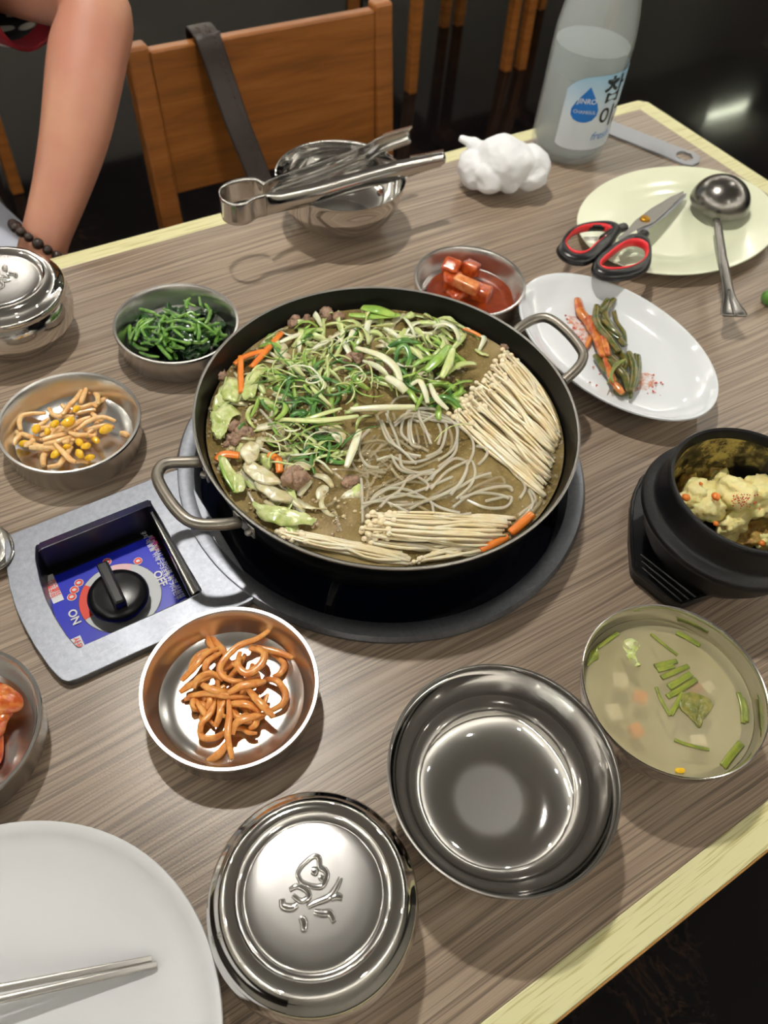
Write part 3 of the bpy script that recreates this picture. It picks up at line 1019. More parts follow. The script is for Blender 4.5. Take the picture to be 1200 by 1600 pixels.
for i, px in enumerate(noodle_px):
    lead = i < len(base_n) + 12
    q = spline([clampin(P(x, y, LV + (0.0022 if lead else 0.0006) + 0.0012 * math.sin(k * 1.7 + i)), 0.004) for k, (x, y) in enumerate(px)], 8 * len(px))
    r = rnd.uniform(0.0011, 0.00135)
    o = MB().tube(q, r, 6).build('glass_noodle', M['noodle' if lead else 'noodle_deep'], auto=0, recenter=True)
    m_ = px[len(px) // 2]
    wh = ('left' if m_[0] < 590 else 'right' if m_[0] > 700 else 'middle') + (' far' if m_[1] < 690 else ' near' if m_[1] > 760 else ' centre')
    tag(o, '%s glass noodle at the %s of the noodle swirl' % ('clear raised' if lead else 'sunk cloudy', wh), 'noodle', 'glass noodles at the ' + wh)

# --- scallion, cabbage, carrot, beef
def ribbon(name, px, py, ang, L, curv, wid, mat, h, arch, twist, rnd, thick=0.0005):
    pts = []
    n = 12
    a = ang
    c = P(px, py, LV + h)
    p = Vector((0, 0, 0))
    path = [p.copy()]
    for i in range(n):
        a += curv / n
        p = p + Vector((math.cos(a), math.sin(a), 0)) * (L / n)
        path.append(p.copy())
    m = path[n // 2]
    pts = []
    for i, q in enumerate(path):
        u = i / n
        w_ = c + q - m
        w_.z += arch * math.sin(PI * u) + rnd.gauss(0, 0.0002)
        pts.append(clampin(w_, 0.004))
    rad = [(wid * (0.35 + 0.65 * math.sin(PI * (0.08 + 0.84 * i / n))), thick) for i in range(n + 1)]
    return MB().tube(pts, rad, 6, twist=twist).build(name, mat, auto=0, recenter=True)

rnd = random.Random(21)
zones = [  # centre, spread, [(material, share)], count, base height, height range
    ((480, 628), (48, 36), [('sc_dark', .62), ('sc_mid', .28), ('sc_pale', .10)], 62, 0.001, 0.012, 0.0018),
    ((620, 560), (62, 40), [('sc_pale', .38), ('sc_white', .24), ('sc_mid', .24), ('sc_dark', .14)], 64, 0.001, 0.011, 0.0024),
    ((570, 515), (80, 16), [('sc_pale', .5), ('sc_mid', .25), ('sc_white', .25)], 36, 0.0, 0.008, 0.0024),
    ((470, 570), (42, 24), [('sc_pale', .6), ('sc_mid', .25), ('sc_white', .15)], 24, 0.0, 0.007, 0.0019),
    ((495, 700), (32, 20), [('sc_pale', .45), ('sc_dark', .3), ('sc_white', .25)], 22, 0.0, 0.006, 0.0016),
    ((690, 520), (38, 26), [('sc_pale', .5), ('sc_white', .3), ('sc_mid', .2)], 18, 0.0, 0.008, 0.0022),
    ((680, 610), (26, 18), [('sc_dark', .35), ('sc_mid', .35), ('sc_white', .3)], 16, 0.001, 0.010, 0.0024)]
words = {'sc_dark': 'dark green', 'sc_mid': 'bright green', 'sc_pale': 'pale green', 'sc_white': 'white'}
cats = {'sc_dark': 'curled dark green scallion shred in the heap on the hot pot', 'sc_mid': 'bright green scallion strip in the heap on the hot pot',
        'sc_pale': 'pale yellow green scallion strip in the heap on the hot pot', 'sc_white': 'white scallion slice in the heap on the hot pot'}
ZW = ['in the dark green heap', 'in the centre of the hot pot', 'along the far rim of the pot', 'beside the far left carrots', 'below the green heap', 'near the far right rim', 'left of the enoki caps']
for ((cx, cy), (sx, sy), mix, cnt, hb, hr, wd), zw_ in zip(zones, ZW):
    for i in range(cnt):
        px, py = rnd.gauss(cx, sx), rnd.gauss(cy, sy)
        u = rnd.random()
        acc = 0
        for mk, sh in mix:
            acc += sh
            if u <= acc:
                break
        q = math.hypot((px - cx) / sx, (py - cy) / sy)
        h = hb + hr * max(0, 1 - q / 2.2) * rnd.random()
        Ls, cv = rnd.uniform(0.014, 0.034), rnd.gauss(0, 1.4)
        o = ribbon('scallion_strip', px, py, rnd.uniform(0, 2 * PI), Ls, rnd.gauss(0, 1) * 1.5 if cv is None else cv, wd * rnd.uniform(0.7, 1.5), M[mk], h,
                   rnd.uniform(0.0, 0.006), rnd.gauss(0, 1.2), rnd)
        tag(o, '%s %s %s scallion strip %s' % ('short' if Ls < .021 else 'long' if Ls > .028 else 'medium', 'straight' if abs(cv) < .6 else 'curved' if abs(cv) < 1.8 else 'curled', words[mk], zw_), 'scallion', '%s scallion strips %s' % (words[mk], zw_))
mb = MB()
for i in range(520):
    cx, cy, sx, sy = rnd.choice([(400, 600, 55, 70), (400, 720, 55, 60), (560, 530, 110, 40), (470, 660, 80, 60), (480, 790, 60, 30)])
    p = P(rnd.gauss(cx, sx), rnd.gauss(cy, sy), LV + .0004)
    if inside(p, .004):
        r = rnd.uniform(.0007, .0019)
        mb.blob(p, (r, r * rnd.uniform(.6, 1), r * .7), 1, .5, 2, i)
tag(mb.build('beef_crumbs', simple('cooked crumb', (150, 122, 92), .4, c2=(196, 178, 136), vscale=40, coat=.6), recenter=True, auto=0), 'fine beef crumbs and fat specks floating in the left half of the broth', 'beef', kind='stuff')
# half sunk bed of cabbage shreds under the green heap
SUNK = [((400, 560), (50, 40), 34, 'far left'), ((390, 680), (45, 50), 38, 'left'), ((440, 780), (50, 28), 26, 'front left'), ((560, 520), (90, 28), 36, 'far'), ((680, 540), (50, 34), 26, 'far right'), ((520, 600), (80, 60), 34, 'middle')]
for (cx, cy), (sx, sy), cnt, wh in SUNK:
    for i in range(cnt):
        mk = rnd.choice(['cabbage', 'cabbage_white', 'cabbage_white', 'sc_pale'])
        px, py = rnd.gauss(cx, sx), rnd.gauss(cy, sy)
        if (px > 560 and py > 620) or not inside(P(px, py, LV), .012):
            continue
        cl_, cc_, cw_ = rnd.uniform(.012, .030), rnd.gauss(0, 1.2), rnd.uniform(.0014, .0052)
        o = ribbon('cabbage_shred', px, py, rnd.uniform(0, 2 * PI), cl_, cc_, cw_, M[mk], rnd.uniform(-.0014, .0014), rnd.uniform(0, .0025), rnd.gauss(0, .5), rnd, .0007)
        tag(o, '%s %s %s half sunk cabbage shred, %s part of the hot pot' % ('short' if cl_ < .02 else 'long', 'bent' if abs(cc_) > .8 else 'straight', ('broad ' if cw_ > .0033 else 'narrow ') + {'cabbage': 'pale green', 'cabbage_white': 'white', 'sc_pale': 'yellow green'}[mk], wh), 'cabbage', 'cabbage shreds in the %s part of the hot pot' % wh)
for i in range(70):
    cx, cy, sx, sy = rnd.choice([(480, 620, 50, 40), (600, 560, 70, 42), (500, 690, 40, 25), (450, 560, 40, 30)])
    mk = rnd.choice(['sc_mid', 'sc_pale', 'sc_pale', 'sc_white', 'sc_dark'])
    cv = rnd.gauss(0, 2.6)
    px, py = rnd.gauss(cx, sx), rnd.gauss(cy, sy)
    if not inside(P(px, py, LV), .02):
        continue
    o = ribbon('scallion_thread', px, py, rnd.uniform(0, 2 * PI), rnd.uniform(.02, .045), cv, rnd.uniform(.0006, .0012), M[mk], rnd.uniform(.003, .013), rnd.uniform(0, .005), rnd.gauss(0, 1), rnd, .00035)
    tag(o, 'thin %s %s scallion thread %s of the hot pot' % ('curled' if abs(cv) > 2 else 'curving', words[mk], 'at the left' if px < 470 else 'in the middle' if px < 580 else 'at the right'), 'scallion', 'thin scallion threads in the hot pot')
def strip_px(name, pts, wid, mat, label, cat, thick=0.0008, h=0.004, group=None, seg=8, taper=0.4):
    q = spline([clampin(P(x, y, LV + h + dh), 0.004) for x, y, dh in pts], 16)
    n = len(q)
    o = MB().tube(q, [(wid * (taper + (1 - taper) * math.sin(PI * (0.1 + 0.8 * i / (n - 1)))), thick) for i in range(n)], seg).build(name, M[mat], auto=0, recenter=True)
    return tag(o, label, cat, group)
strip_px('scallion_strip', [(547, 640, 0), (590, 637, .002), (648, 636, 0)], 0.0028, 'sc_white', 'long white scallion stick lying above the glass noodles', 'scallion', 0.0018, 0.012, taper=.7)
strip_px('scallion_strip', [(440, 655, 0), (500, 657, .003), (560, 650, 0)], 0.0026, 'sc_pale', 'long yellow green scallion strip across the dark green heap', 'scallion', 0.0008, 0.013)
strip_px('scallion_strip', [(463, 660, 0), (510, 645, .003), (533, 638, 0)], 0.0020, 'sc_pale', 'thin yellow green scallion strip splitting off the long one', 'scallion', 0.0008, 0.013)
strip_px('scallion_strip', [(565, 478, 0), (590, 484, .003), (618, 493, 0)], 0.0055, 'sc_mid', 'broad green scallion leaf at the far edge of the hot pot', 'scallion', 0.0009, 0.006)
strip_px('scallion_strip', [(545, 492, 0), (585, 494, .002), (625, 492, 0)], 0.0036, 'sc_mid', 'green scallion leaf just below the broad one at the far rim', 'scallion', 0.0009, 0.005)
strip_px('scallion_strip', [(556, 543, 0), (595, 556, .004), (618, 575, .003), (626, 596, 0)], 0.0036, 'sc_white', 'long white scallion strip bending down beside the dark green loop', 'scallion', 0.0009, 0.012)
strip_px('scallion_strip', [(617, 570, 0), (622, 546, .006), (634, 540, .008), (640, 560, .005), (634, 575, 0)], 0.0024, 'sc_dark', 'dark green scallion loop standing up in the middle of the heap', 'scallion', 0.0007, 0.009)
strip_px('scallion_strip', [(665, 580, 0), (685, 560, .004), (702, 540, 0)], 0.0045, 'sc_mid', 'broad green scallion leaf slanting up beside the enoki fan', 'scallion', 0.0009, 0.009)
strip_px('scallion_strip', [(690, 590, 0), (702, 565, .003), (708, 545, 0)], 0.0036, 'sc_pale', 'pale scallion leaf slanting beside the enoki fan', 'scallion', 0.0009, 0.010)
strip_px('scallion_strip', [(642, 602, 0), (655, 595, .004), (664, 612, .004), (668, 630, 0)], 0.0026, 'sc_white', 'white scallion curl left of the enoki caps', 'scallion', 0.0008, 0.010)
strip_px('scallion_strip', [(672, 600, 0), (682, 622, .003), (700, 640, 0)], 0.0026, 'sc_white', 'white scallion sliver touching the lowest enoki caps', 'scallion', 0.0008, 0.009)
strip_px('scallion_strip', [(562, 672, 0), (552, 700, .002), (541, 730, 0)], 0.0032, 'sc_white', 'white scallion wedge pointing down beside the noodles', 'scallion', 0.0010, 0.008)
strip_px('scallion_strip', [(605, 590, 0), (622, 600, .003), (634, 612, 0)], 0.0042, 'sc_white', 'short thick white scallion piece in the middle of the heap', 'scallion', 0.0022, 0.010, taper=.8)
strip_px('scallion_strip', [(437, 535, 0), (455, 527, .001), (475, 520, 0)], 0.0024, 'sc_white', 'white scallion strip beside the far left carrot sticks', 'scallion', 0.0010, 0.005)
strip_px('scallion_strip', [(342, 712, 0), (350, 740, .002), (353, 772, 0)], 0.0014, 'sc_mid', 'thin green scallion thread over the left cabbage leaf', 'scallion', 0.0006, 0.007)

def leaf_px(name, outline_px, mat, label, cat, h=0.003, ruffle=0.003, seed=0, group=None, thick=0.0007):
    """ruffled leaf filling an outline, its middle raised"""
    pts = [clampin(P(x, y, LV), 0.004) for x, y in outline_px]
    rim = spline(pts, 40, True)
    c = sum(rim, Vector()) / len(rim)
    rim = [c + (p - c) * (1 + .22 * noise.noise(Vector((p.x * 150, p.y * 150, seed * 3.7))) + .12 * noise.noise(Vector((p.x * 420, p.y * 420, seed)))) for p in rim]
    rim = [clampin(p, .003) for p in rim]
    vs, fs = [], []
    K = 5
    for k in range(K + 1):
        for i, p in enumerate(rim):
            q = c.lerp(p, k / K)
            nz = noise.noise(Vector((q.x * 90, q.y * 90, seed))) + 0.5 * noise.noise(Vector((q.x * 230, q.y * 230, seed + 4)))
            vs.append(Vector((q.x, q.y, ZT + LV + h + ruffle * nz * (.35 + .65 * (k / K)) + 0.0008 * (1 - (k / K) ** 2))))
    n = len(rim)
    for k in range(K):
        for i in range(n):
            j = (i + 1) % n
            fs.append((k * n + i, (k + 1) * n + i, (k + 1) * n + j, k * n + j))
    o = MB().add(vs, fs).build(name, M[mat], solid=thick, recenter=True, auto=0)
    return tag(o, label, cat, group)
G = 'cabbage leaves in the hot pot'
leaf_px('cabbage', [(340, 605), (356, 600), (366, 625), (350, 645), (352, 690), (335, 680), (322, 640)], 'cabbage', 'pale green cabbage leaf against the left wall of the hot pot', 'cabbage', 0.004, 0.004, 1, G)
leaf_px('cabbage', [(330, 660), (352, 640), (378, 650), (362, 665), (350, 690), (336, 690)], 'cabbage', 'folded cabbage leaf below the left carrot sticks', 'cabbage', 0.006, 0.005, 2, G)
leaf_px('cabbage', [(378, 612), (395, 586), (415, 588), (405, 605), (398, 628), (380, 630)], 'cabbage', 'broad pale cabbage piece left of the scallion heap', 'cabbage', 0.006, 0.003, 3, G)
leaf_px('cabbage', [(345, 625), (362, 600), (376, 612), (370, 636)], 'cabbage', 'small cabbage piece next to the upright carrot stick', 'cabbage', 0.005, 0.003, 4, G)
leaf_px('cabbage', [(335, 735), (350, 722), (368, 745), (380, 752), (382, 772), (365, 782), (350, 770)], 'cabbage', 'crinkled cabbage leaf at the left front wall of the hot pot', 'cabbage', 0.006, 0.004, 5, G)
leaf_px('cabbage', [(395, 795), (420, 796), (470, 808), (495, 820), (460, 828), (420, 822)], 'cabbage', 'long green cabbage leaf above the front left enoki', 'cabbage', 0.005, 0.003, 6, G)
leaf_px('cabbage', [(402, 515), (425, 500), (440, 505), (430, 525), (412, 532)], 'cabbage_white', 'pale cabbage piece near the far left rim', 'cabbage', 0.004, 0.003, 7, G)
leaf_px('cabbage', [(378, 718), (390, 705), (408, 708), (402, 725), (388, 738)], 'cabbage_white', 'white cabbage stalk piece curled beside the carrot', 'cabbage', 0.008, 0.003, 8, 'white cabbage stalks in the hot pot', 0.0025)
leaf_px('cabbage', [(382, 738), (395, 732), (425, 748), (440, 764), (415, 766), (390, 752)], 'cabbage_white', 'long white cabbage stalk left of the beef lump', 'cabbage', 0.006, 0.002, 9, 'white cabbage stalks in the hot pot', 0.0025)
leaf_px('cabbage', [(398, 760), (420, 762), (455, 782), (445, 792), (415, 780)], 'cabbage_white', 'translucent white cabbage stalk below the beef lump', 'cabbage', 0.004, 0.002, 10, 'white cabbage stalks in the hot pot', 0.0025)
leaf_px('cabbage', [(440, 742), (470, 728), (492, 730), (470, 745)], 'cabbage_white', 'white cabbage stalk tucked behind the beef lump', 'cabbage', 0.004, 0.002, 11, 'white cabbage stalks in the hot pot', 0.0025)
leaf_px('cabbage', [(512, 676), (530, 672), (540, 690), (530, 702)], 'cabbage_white', 'small white stalk piece under the scallion heap', 'cabbage', 0.005, 0.002, 12, 'white cabbage stalks in the hot pot', 0.0025)
G = 'carrot sticks in the hot pot'
strip_px('carrot_stick', [(374, 556, 0), (376, 585, .001), (377, 614, 0)], 0.0026, 'carrot', 'upright orange carrot stick at the left of the hot pot', 'carrot', 0.0014, 0.006, G, taper=.85)
strip_px('carrot_stick', [(358, 566, 0), (385, 556, .001), (413, 548, 0)], 0.0026, 'carrot', 'carrot stick lying level at the far left rim', 'carrot', 0.0014, 0.005, G, taper=.85)
strip_px('carrot_stick', [(393, 574, 0), (418, 545, .001), (440, 520, 0)], 0.0028, 'carrot', 'carrot stick slanting up at the far left rim', 'carrot', 0.0014, 0.004, G, taper=.85)
strip_px('carrot_stick', [(331, 722, 0), (350, 710, .001), (374, 712, 0)], 0.0036, 'carrot', 'bent carrot slice at the left wall by the handle', 'carrot', 0.0016, 0.005, G, taper=.85)
strip_px('carrot_stick', [(420, 710, 0), (434, 718, .001), (437, 738, 0)], 0.0030, 'carrot', 'carrot slice hooked beside the white stalk', 'carrot', 0.0016, 0.007, G, taper=.85)
strip_px('carrot_stick', [(804, 838, 0), (820, 822, .001), (838, 808, 0)], 0.0036, 'carrot', 'thick carrot piece at the front right rim', 'carrot', 0.0020, 0.004, G, taper=.85)
strip_px('carrot_stick', [(752, 862, 0), (778, 850, .001), (800, 846, 0)], 0.0034, 'carrot', 'carrot piece under the front enoki ends', 'carrot', 0.0020, 0.002, G, taper=.85)
strip_px('carrot_stick', [(725, 508, 0), (745, 516, .001), (760, 526, 0)], 0.0020, 'carrot', 'thin carrot sliver at the far right rim', 'carrot', 0.0010, 0.002, G, taper=.85)
for i, (x, y, s, h, lab) in enumerate([(472, 750, .0098, .006, 'round lump of boiled minced beef at the left centre of the hot pot'), (458, 740, .0062, .008, 'small beef lump joined to the round lump'),
                                       (375, 676, .0095, .0, 'half sunk beef lump beside the left cabbage'), (362, 690, .006, 0., 'small beef crumb below the left cabbage'),
                                       (515, 492, .009, .001, 'beef lump at the far rim left of the broad scallion leaf'), (470, 500, .008, .001, 'beef piece at the far left rim'),
                                       (598, 575, .010, .002, 'grey beef lump showing between the scallions'), (345, 590, .007, 0., 'beef crumb at the left wall'),
                                       (560, 560, .008, .003, 'beef piece left of the white scallion strip'), (540, 755, .0075, -.001, 'sunk beef piece below the noodles'), (790, 545, .006, .0, 'beef crumb behind the enoki caps')]):
    c = P(x, y, LV + h)
    mb = MB()
    for k in range(5):
        mb.blob(c + Vector((rnd.gauss(0, s * .4), rnd.gauss(0, s * .4), rnd.uniform(-s * .3, s * .3))), (s * .6, s * .55, s * .5), 3, 0.35, 2.2, i * 7 + k)
    tag(mb.build('beef_lump', M['meat'], recenter=True, auto=0), lab, 'beef', 'beef lumps in the hot pot')

# ------------------------------------------------------------------ steel side dishes
def side_dish(name, loc_, label, R=0.0545, H=0.028, group=None):
    k = R / 0.0545
    prof = [(0, 0.002), (0.030, 0.002), (0.036, 0.0), (0.0485, 0.0005), (0.0515, 0.004), (0.0535, H - 0.004), (0.0545, H - 0.001), (0.0540, H + 0.0003), (0.0520, H),
            (0.0508, H - 0.002), (0.0490, H - 0.008), (0.0450, 0.0105), (0.0395, 0.0068), (0.034, 0.0058), (0, 0.0056)]
    o = MB().lathe([(r * k, z) for r, z in prof], 96).build(name, M['steel_brushed'], auto=30)
    o.location = (loc_[0], loc_[1], ZT)
    return tag(o, label, 'dish', group)
GD = 'round stainless steel side dishes'
side_dish('side_dish', (0.0622, 0.2187), 'steel side dish of seasoned radish strips in front of the burner control', 0.0560, group=GD)
side_dish('side_dish', (0.0508, 0.4829), 'steel side dish of bean sprouts left of the pan handle', 0.0545, group=GD)
side_dish('side_dish', (0.1704, 0.5539), 'steel side dish of green spinach behind the pan', 0.0545, group=GD)
side_dish('side_dish', (0.4420, 0.4850), 'steel side dish of cubed radish kimchi behind the pan handle', 0.0545, group=GD)
side_dish('side_dish', (-0.0941, 0.2766), 'steel side dish of cabbage kimchi cut by the left picture edge', 0.0545, group=GD)

def strand(name, pts, r, mat, label, cat, group, flat=1.0, parent=None, seg=8, taper=0.5, n=None, sq=1.0, twist=0.0):
    q = spline(pts, n or 6 * len(pts))
    m = len(q)
    return tag(MB().tube(q, [(r * (taper + (1 - taper) * math.sin(PI * (.12 + .76 * i / (m - 1)))), r * flat * (taper + (1 - taper) * math.sin(PI * (.12 + .76 * i / (m - 1))))) for i in range(m)], seg, sq=sq, twist=twist).build(name, mat, auto=0, recenter=True, parent=parent), label, cat, group)

# radish strips
def place(q, c, R=.03):
    d = Vector(q) - Vector(c)
    x = d.dot(CR)
    y = d.dot(CU)
    return ('left' if x < -R * .3 else 'right' if x > R * .3 else 'middle') + (' far side' if y > R * .22 else ' near side' if y < -R * .22 else ' centre')
def bendy(pts):
    L = sum((pts[i + 1] - pts[i]).length for i in range(len(pts) - 1))
    k = (pts[-1] - pts[0]).length / max(L, 1e-6)
    return ('looped' if k < .5 else 'bent' if k < .85 else 'curving' if k < .97 else 'straight') + (' long' if L > .05 else ' short' if L < .028 else '')
rnd = random.Random(31)
zr = lambda x, y: (180 + x * .3, 920 + y * .3)
rad_px = [([(480, 215), (490, 280), (520, 330), (540, 400)], .012), ([(810, 210), (740, 260), (640, 300), (560, 380), (550, 440), (620, 480), (760, 465)], .018),
          ([(925, 360), (860, 335), (780, 315), (700, 300)], .012), ([(770, 470), (840, 480), (885, 540), (870, 600), (800, 640)], .012), ([(590, 545), (660, 505), (740, 490), (780, 480)], .02),
          ([(690, 520), (740, 580), (790, 630), (825, 670)], .02), ([(590, 580), (595, 660), (585, 760), (610, 890)], .018), ([(585, 800), (540, 860), (480, 900)], .009),
          ([(440, 700), (450, 770), (520, 775), (580, 740)], .010), ([(520, 560), (500, 640), (450, 700), (445, 750)], .013), ([(335, 540), (400, 500), (480, 460), (580, 440)], .015),
          ([(345, 480), (420, 400), (470, 340), (540, 310)], .014), ([(380, 560), (480, 545), (600, 560), (700, 570)], .016), ([(620, 660), (700, 690), (780, 660)], .012),
          ([(590, 600), (680, 600), (760, 640)], .018), ([(650, 330), (640, 400), (690, 440), (760, 390), (770, 330), (700, 310)], .022), ([(820, 460), (860, 440), (880, 390), (820, 340)], .010),
          ([(430, 560), (460, 610), (510, 640)], .010), ([(410, 520), (430, 470), (500, 440), (560, 480)], .017), ([(540, 560), (550, 640), (520, 720)], .013), ([(400, 620), (430, 600), (490, 600)], .009),
          ([(610, 760), (630, 700), (700, 670), (780, 650)], .016), ([(470, 440), (480, 380), (560, 330)], .016), ([(390, 420), (430, 350), (500, 310)], .011),
          ([(610, 620), (640, 670), (690, 650)], .014), ([(450, 500), (520, 530), (600, 540)], .018), ([(740, 300), (780, 340), (760, 400), (690, 430)], .019)]
for px, h in rad_px:
    pts = [P(*zr(x, y), h + rnd.uniform(-.001, .001) - (0.002 if k in (0, len(px) - 1) else 0)) for k, (x, y) in enumerate(px)]
    strand('radish_strip', pts, rnd.uniform(.0021, .0027), M['radish'], bendy(pts) + ' orange radish strip at the ' + place(sum(pts, Vector()) / len(pts), (0.0622, 0.2187, ZT + .01)) + ' of its dish', 'radish', 'seasoned radish strips', 0.75, taper=.35, sq=.65, twist=rnd.gauss(0, 1.2))
for i in range(24):
    x, y, a, L = rnd.gauss(590, 95), rnd.gauss(520, 110), rnd.uniform(0, PI), rnd.uniform(90, 170)
    pts = [P(*zr(x + math.cos(a) * L * k + rnd.gauss(0, 12), y + math.sin(a) * L * k + rnd.gauss(0, 12)), rnd.uniform(.008, .014)) for k in (-.5, -.15, .2, .5)]
    strand('radish_strip', pts, rnd.uniform(.0018, .0025), M['radish'], bendy(pts) + ' orange radish strip at the ' + place(sum(pts, Vector()) / len(pts), (0.0622, 0.2187, ZT + .01)) + ' of its dish', 'radish', 'seasoned radish strips', 0.75, taper=.35, sq=.65, twist=rnd.gauss(0, 1.2))

# bean sprouts
zs = lambda x, y: (x / 5, 560 + y / 5)
rnd = random.Random(33)
sp_px = [([(660, 215), (600, 310), (540, 370), (490, 440)], .016), ([(675, 230), (650, 300), (630, 350)], .018), ([(690, 265), (740, 265), (765, 310), (765, 360)], .015), ([(855, 290), (790, 330), (700, 370)], .012),
         ([(360, 430), (250, 430), (170, 450), (150, 500), (160, 560)], .016), ([(80, 560), (170, 590), (260, 620), (340, 640)], .012), ([(80, 715), (110, 660), (150, 600), (160, 540)], .012),
         ([(380, 470), (330, 510), (290, 530)], .014), ([(340, 670), (440, 650), (540, 620), (570, 600)], .018), ([(330, 640), (430, 610), (530, 590)], .016), ([(500, 560), (570, 520), (660, 480), (710, 460)], .020),
         ([(600, 560), (660, 510), (740, 470), (820, 460), (900, 490)], .021), ([(540, 580), (620, 600), (690, 595)], .021), ([(650, 560), (740, 540), (830, 520), (890, 540)], .016), ([(340, 840), (340, 770), (380, 710), (430, 690)], .012),
         ([(370, 850), (460, 830), (510, 760), (560, 690)], .014), ([(430, 670), (490, 730), (550, 790), (590, 810)], .019), ([(590, 810), (640, 800), (690, 815)], .012), ([(380, 390), (420, 440), (480, 460)], .013),
         ([(480, 360), (520, 400), (560, 420)], .014), ([(560, 370), (640, 380), (720, 360), (760, 380)], .014), ([(590, 430), (680, 410), (750, 400)], .012), ([(940, 580), (980, 590), (1000, 610)], .010), ([(720, 430), (750, 460), (800, 490)], .016),
         ([(310, 600), (360, 590), (400, 560)], .014), ([(400, 600), (470, 560), (520, 550)], .017), ([(740, 560), (730, 600), (700, 630)], .013)]
beans = [(430, 510, .021, 38), (535, 495, .023, 52), (280, 550, .018, 42), (595, 395, .019, 34), (825, 555, .020, 50), (190, 665, .012, 38), (620, 655, .018, 38), (670, 685, .017, 36), (750, 640, .014, 36), (435, 745, .015, 42), (620, 745, .016, 42),
         (520, 690, .014, 30), (700, 775, .012, 36), (370, 570, .015, 32)]
for i in range(16):
    x, y, a, L = rnd.gauss(520, 130), rnd.gauss(600, 80), rnd.uniform(0, PI), rnd.uniform(130, 230)
    sp_px.append(([(x + math.cos(a) * L * k + rnd.gauss(0, 10), y + math.sin(a) * L * k * .7 + rnd.gauss(0, 10)) for k in (-.5, -.15, .2, .5)], rnd.uniform(.011, .018)))
for i, (px, h) in enumerate(sp_px):
    pts = [P(*zs(x, y), h - 0.002 + rnd.uniform(-.001, .001)) for x, y in px]
    strand('bean_sprout', pts, rnd.uniform(.0021, .0028), M['sprout'], bendy(pts) + ' bean sprout stem at the ' + place(sum(pts, Vector()) / len(pts), (0.0508, 0.4829, ZT + .012)) + ' of its dish', 'bean sprout', 'seasoned bean sprout stems', 0.85)
for i, (x, y, h, s) in enumerate(beans):
    s = s * 0.00011
    o = MB().blob(P(*zs(x, y), h), (s, s * .68, s * .62), 3, 0.12, 1.3, i, rnd.uniform(0, PI)).build('bean_sprout', M['bean'], auto=0, recenter=True)
    tag(o, 'yellow bean head at the ' + place(o.location, (0.0508, 0.4829, ZT + .012)) + ' of the sprout dish', 'bean sprout', 'yellow sprout bean heads')

# spinach
zp = lambda x, y: (170 + x * .18333, 420 + y * .18333)
rnd = random.Random(35)
for i in range(70):
    a, q = rnd.uniform(0, 2 * PI), math.sqrt(rnd.random())
    x, y = 590 + 350 * q * math.cos(a), 520 + 190 * q * math.sin(a)
    h = 0.010 + 0.019 * (1 - q ** 2) * rnd.uniform(.35, 1)
    c = P(*zp(x, y), h)
    s = rnd.uniform(.007, .012)
    mb = MB()
    sd = i * 1.3
    ang = rnd.uniform(0, 2 * PI)
    tilt = rnd.uniform(-.8, .8)
    def fn(u, v, c=c, s=s, sd=sd, ang=ang, tilt=tilt):
        xx, yy = (u - .5) * 2, (v - .5) * 2
        wd_ = math.sqrt(max(0, 1 - xx * xx)) * .6
        p = Vector((xx * s, yy * wd_ * s, 0))
        p.z = 0.45 * s * noise.noise(Vector((xx * 1.6 + sd, yy * 1.6, sd))) + tilt * yy * wd_ * s * .8 - 0.25 * s * xx * xx
        return c + Matrix.Rotation(ang, 3, 'Z') @ p
    mb.grid(fn, 9, 6)
    tag(mb.build('spinach', M['spin_dark'], solid=0.0007, auto=0, recenter=True), ('high ' if h > .02 else 'low ') + 'dark spinach leaf at the ' + place(c, (0.1704, 0.5539, ZT + .015)) + ' of its dish', 'spinach', 'dark spinach leaves')
st = [([(260, 340), (330, 360), (400, 380)], .022), ([(180, 610), (220, 530), (300, 450), (400, 420)], .017), ([(220, 610), (280, 500), (380, 430)], .02), ([(480, 400), (440, 460), (420, 560)], .026), ([(490, 460), (580, 440), (690, 460), (720, 480)], .028),
      ([(460, 340), (530, 370), (570, 420), (660, 380)], .026), ([(660, 390), (740, 440), (830, 490), (920, 560)], .026), ([(760, 450), (770, 540), (760, 610)], .026), ([(870, 350), (850, 420), (820, 470)], .024), ([(640, 270), (690, 300), (740, 320)], .02),
      ([(770, 240), (780, 300), (800, 330)], .02), ([(190, 620), (250, 670), (340, 690)], .011), ([(260, 710), (340, 740), (430, 750)], .010), ([(400, 600), (450, 680), (530, 770)], .019), ([(440, 480), (470, 540), (480, 600)], .024), ([(500, 560), (520, 600), (490, 630)], .02),
      ([(650, 650), (720, 610), (750, 570)], .018), ([(930, 500), (960, 560), (1000, 570)], .014), ([(900, 630), (960, 590), (1010, 560)], .011), ([(560, 720), (580, 770)], .010), ([(270, 640), (330, 630), (390, 650)], .016), ([(820, 300), (850, 340), (870, 390)], .018),
      ([(180, 480), (180, 560), (190, 640)], .012), ([(300, 420), (250, 470), (230, 560)], .018), ([(690, 250), (660, 290), (670, 340)], .019), ([(420, 540), (390, 600), (420, 640)], .02), ([(740, 400), (700, 370), (640, 400)], .024), ([(950, 490), (930, 560), (900, 650)], .013)]
for i in range(34):
    a, q = rnd.uniform(0, 2 * PI), math.sqrt(rnd.random()) * .85
    x, y, b, L = 590 + 360 * q * math.cos(a), 520 + 190 * q * math.sin(a), rnd.uniform(0, PI), rnd.uniform(110, 230)
    cc_ = rnd.gauss(0, 40)
    st.append(([(x - math.cos(b) * L / 2, y - math.sin(b) * L * .3), (x + cc_, y + cc_ * .4), (x + math.cos(b) * L / 2, y + math.sin(b) * L * .3)], .010 + .018 * (1 - q * q)))
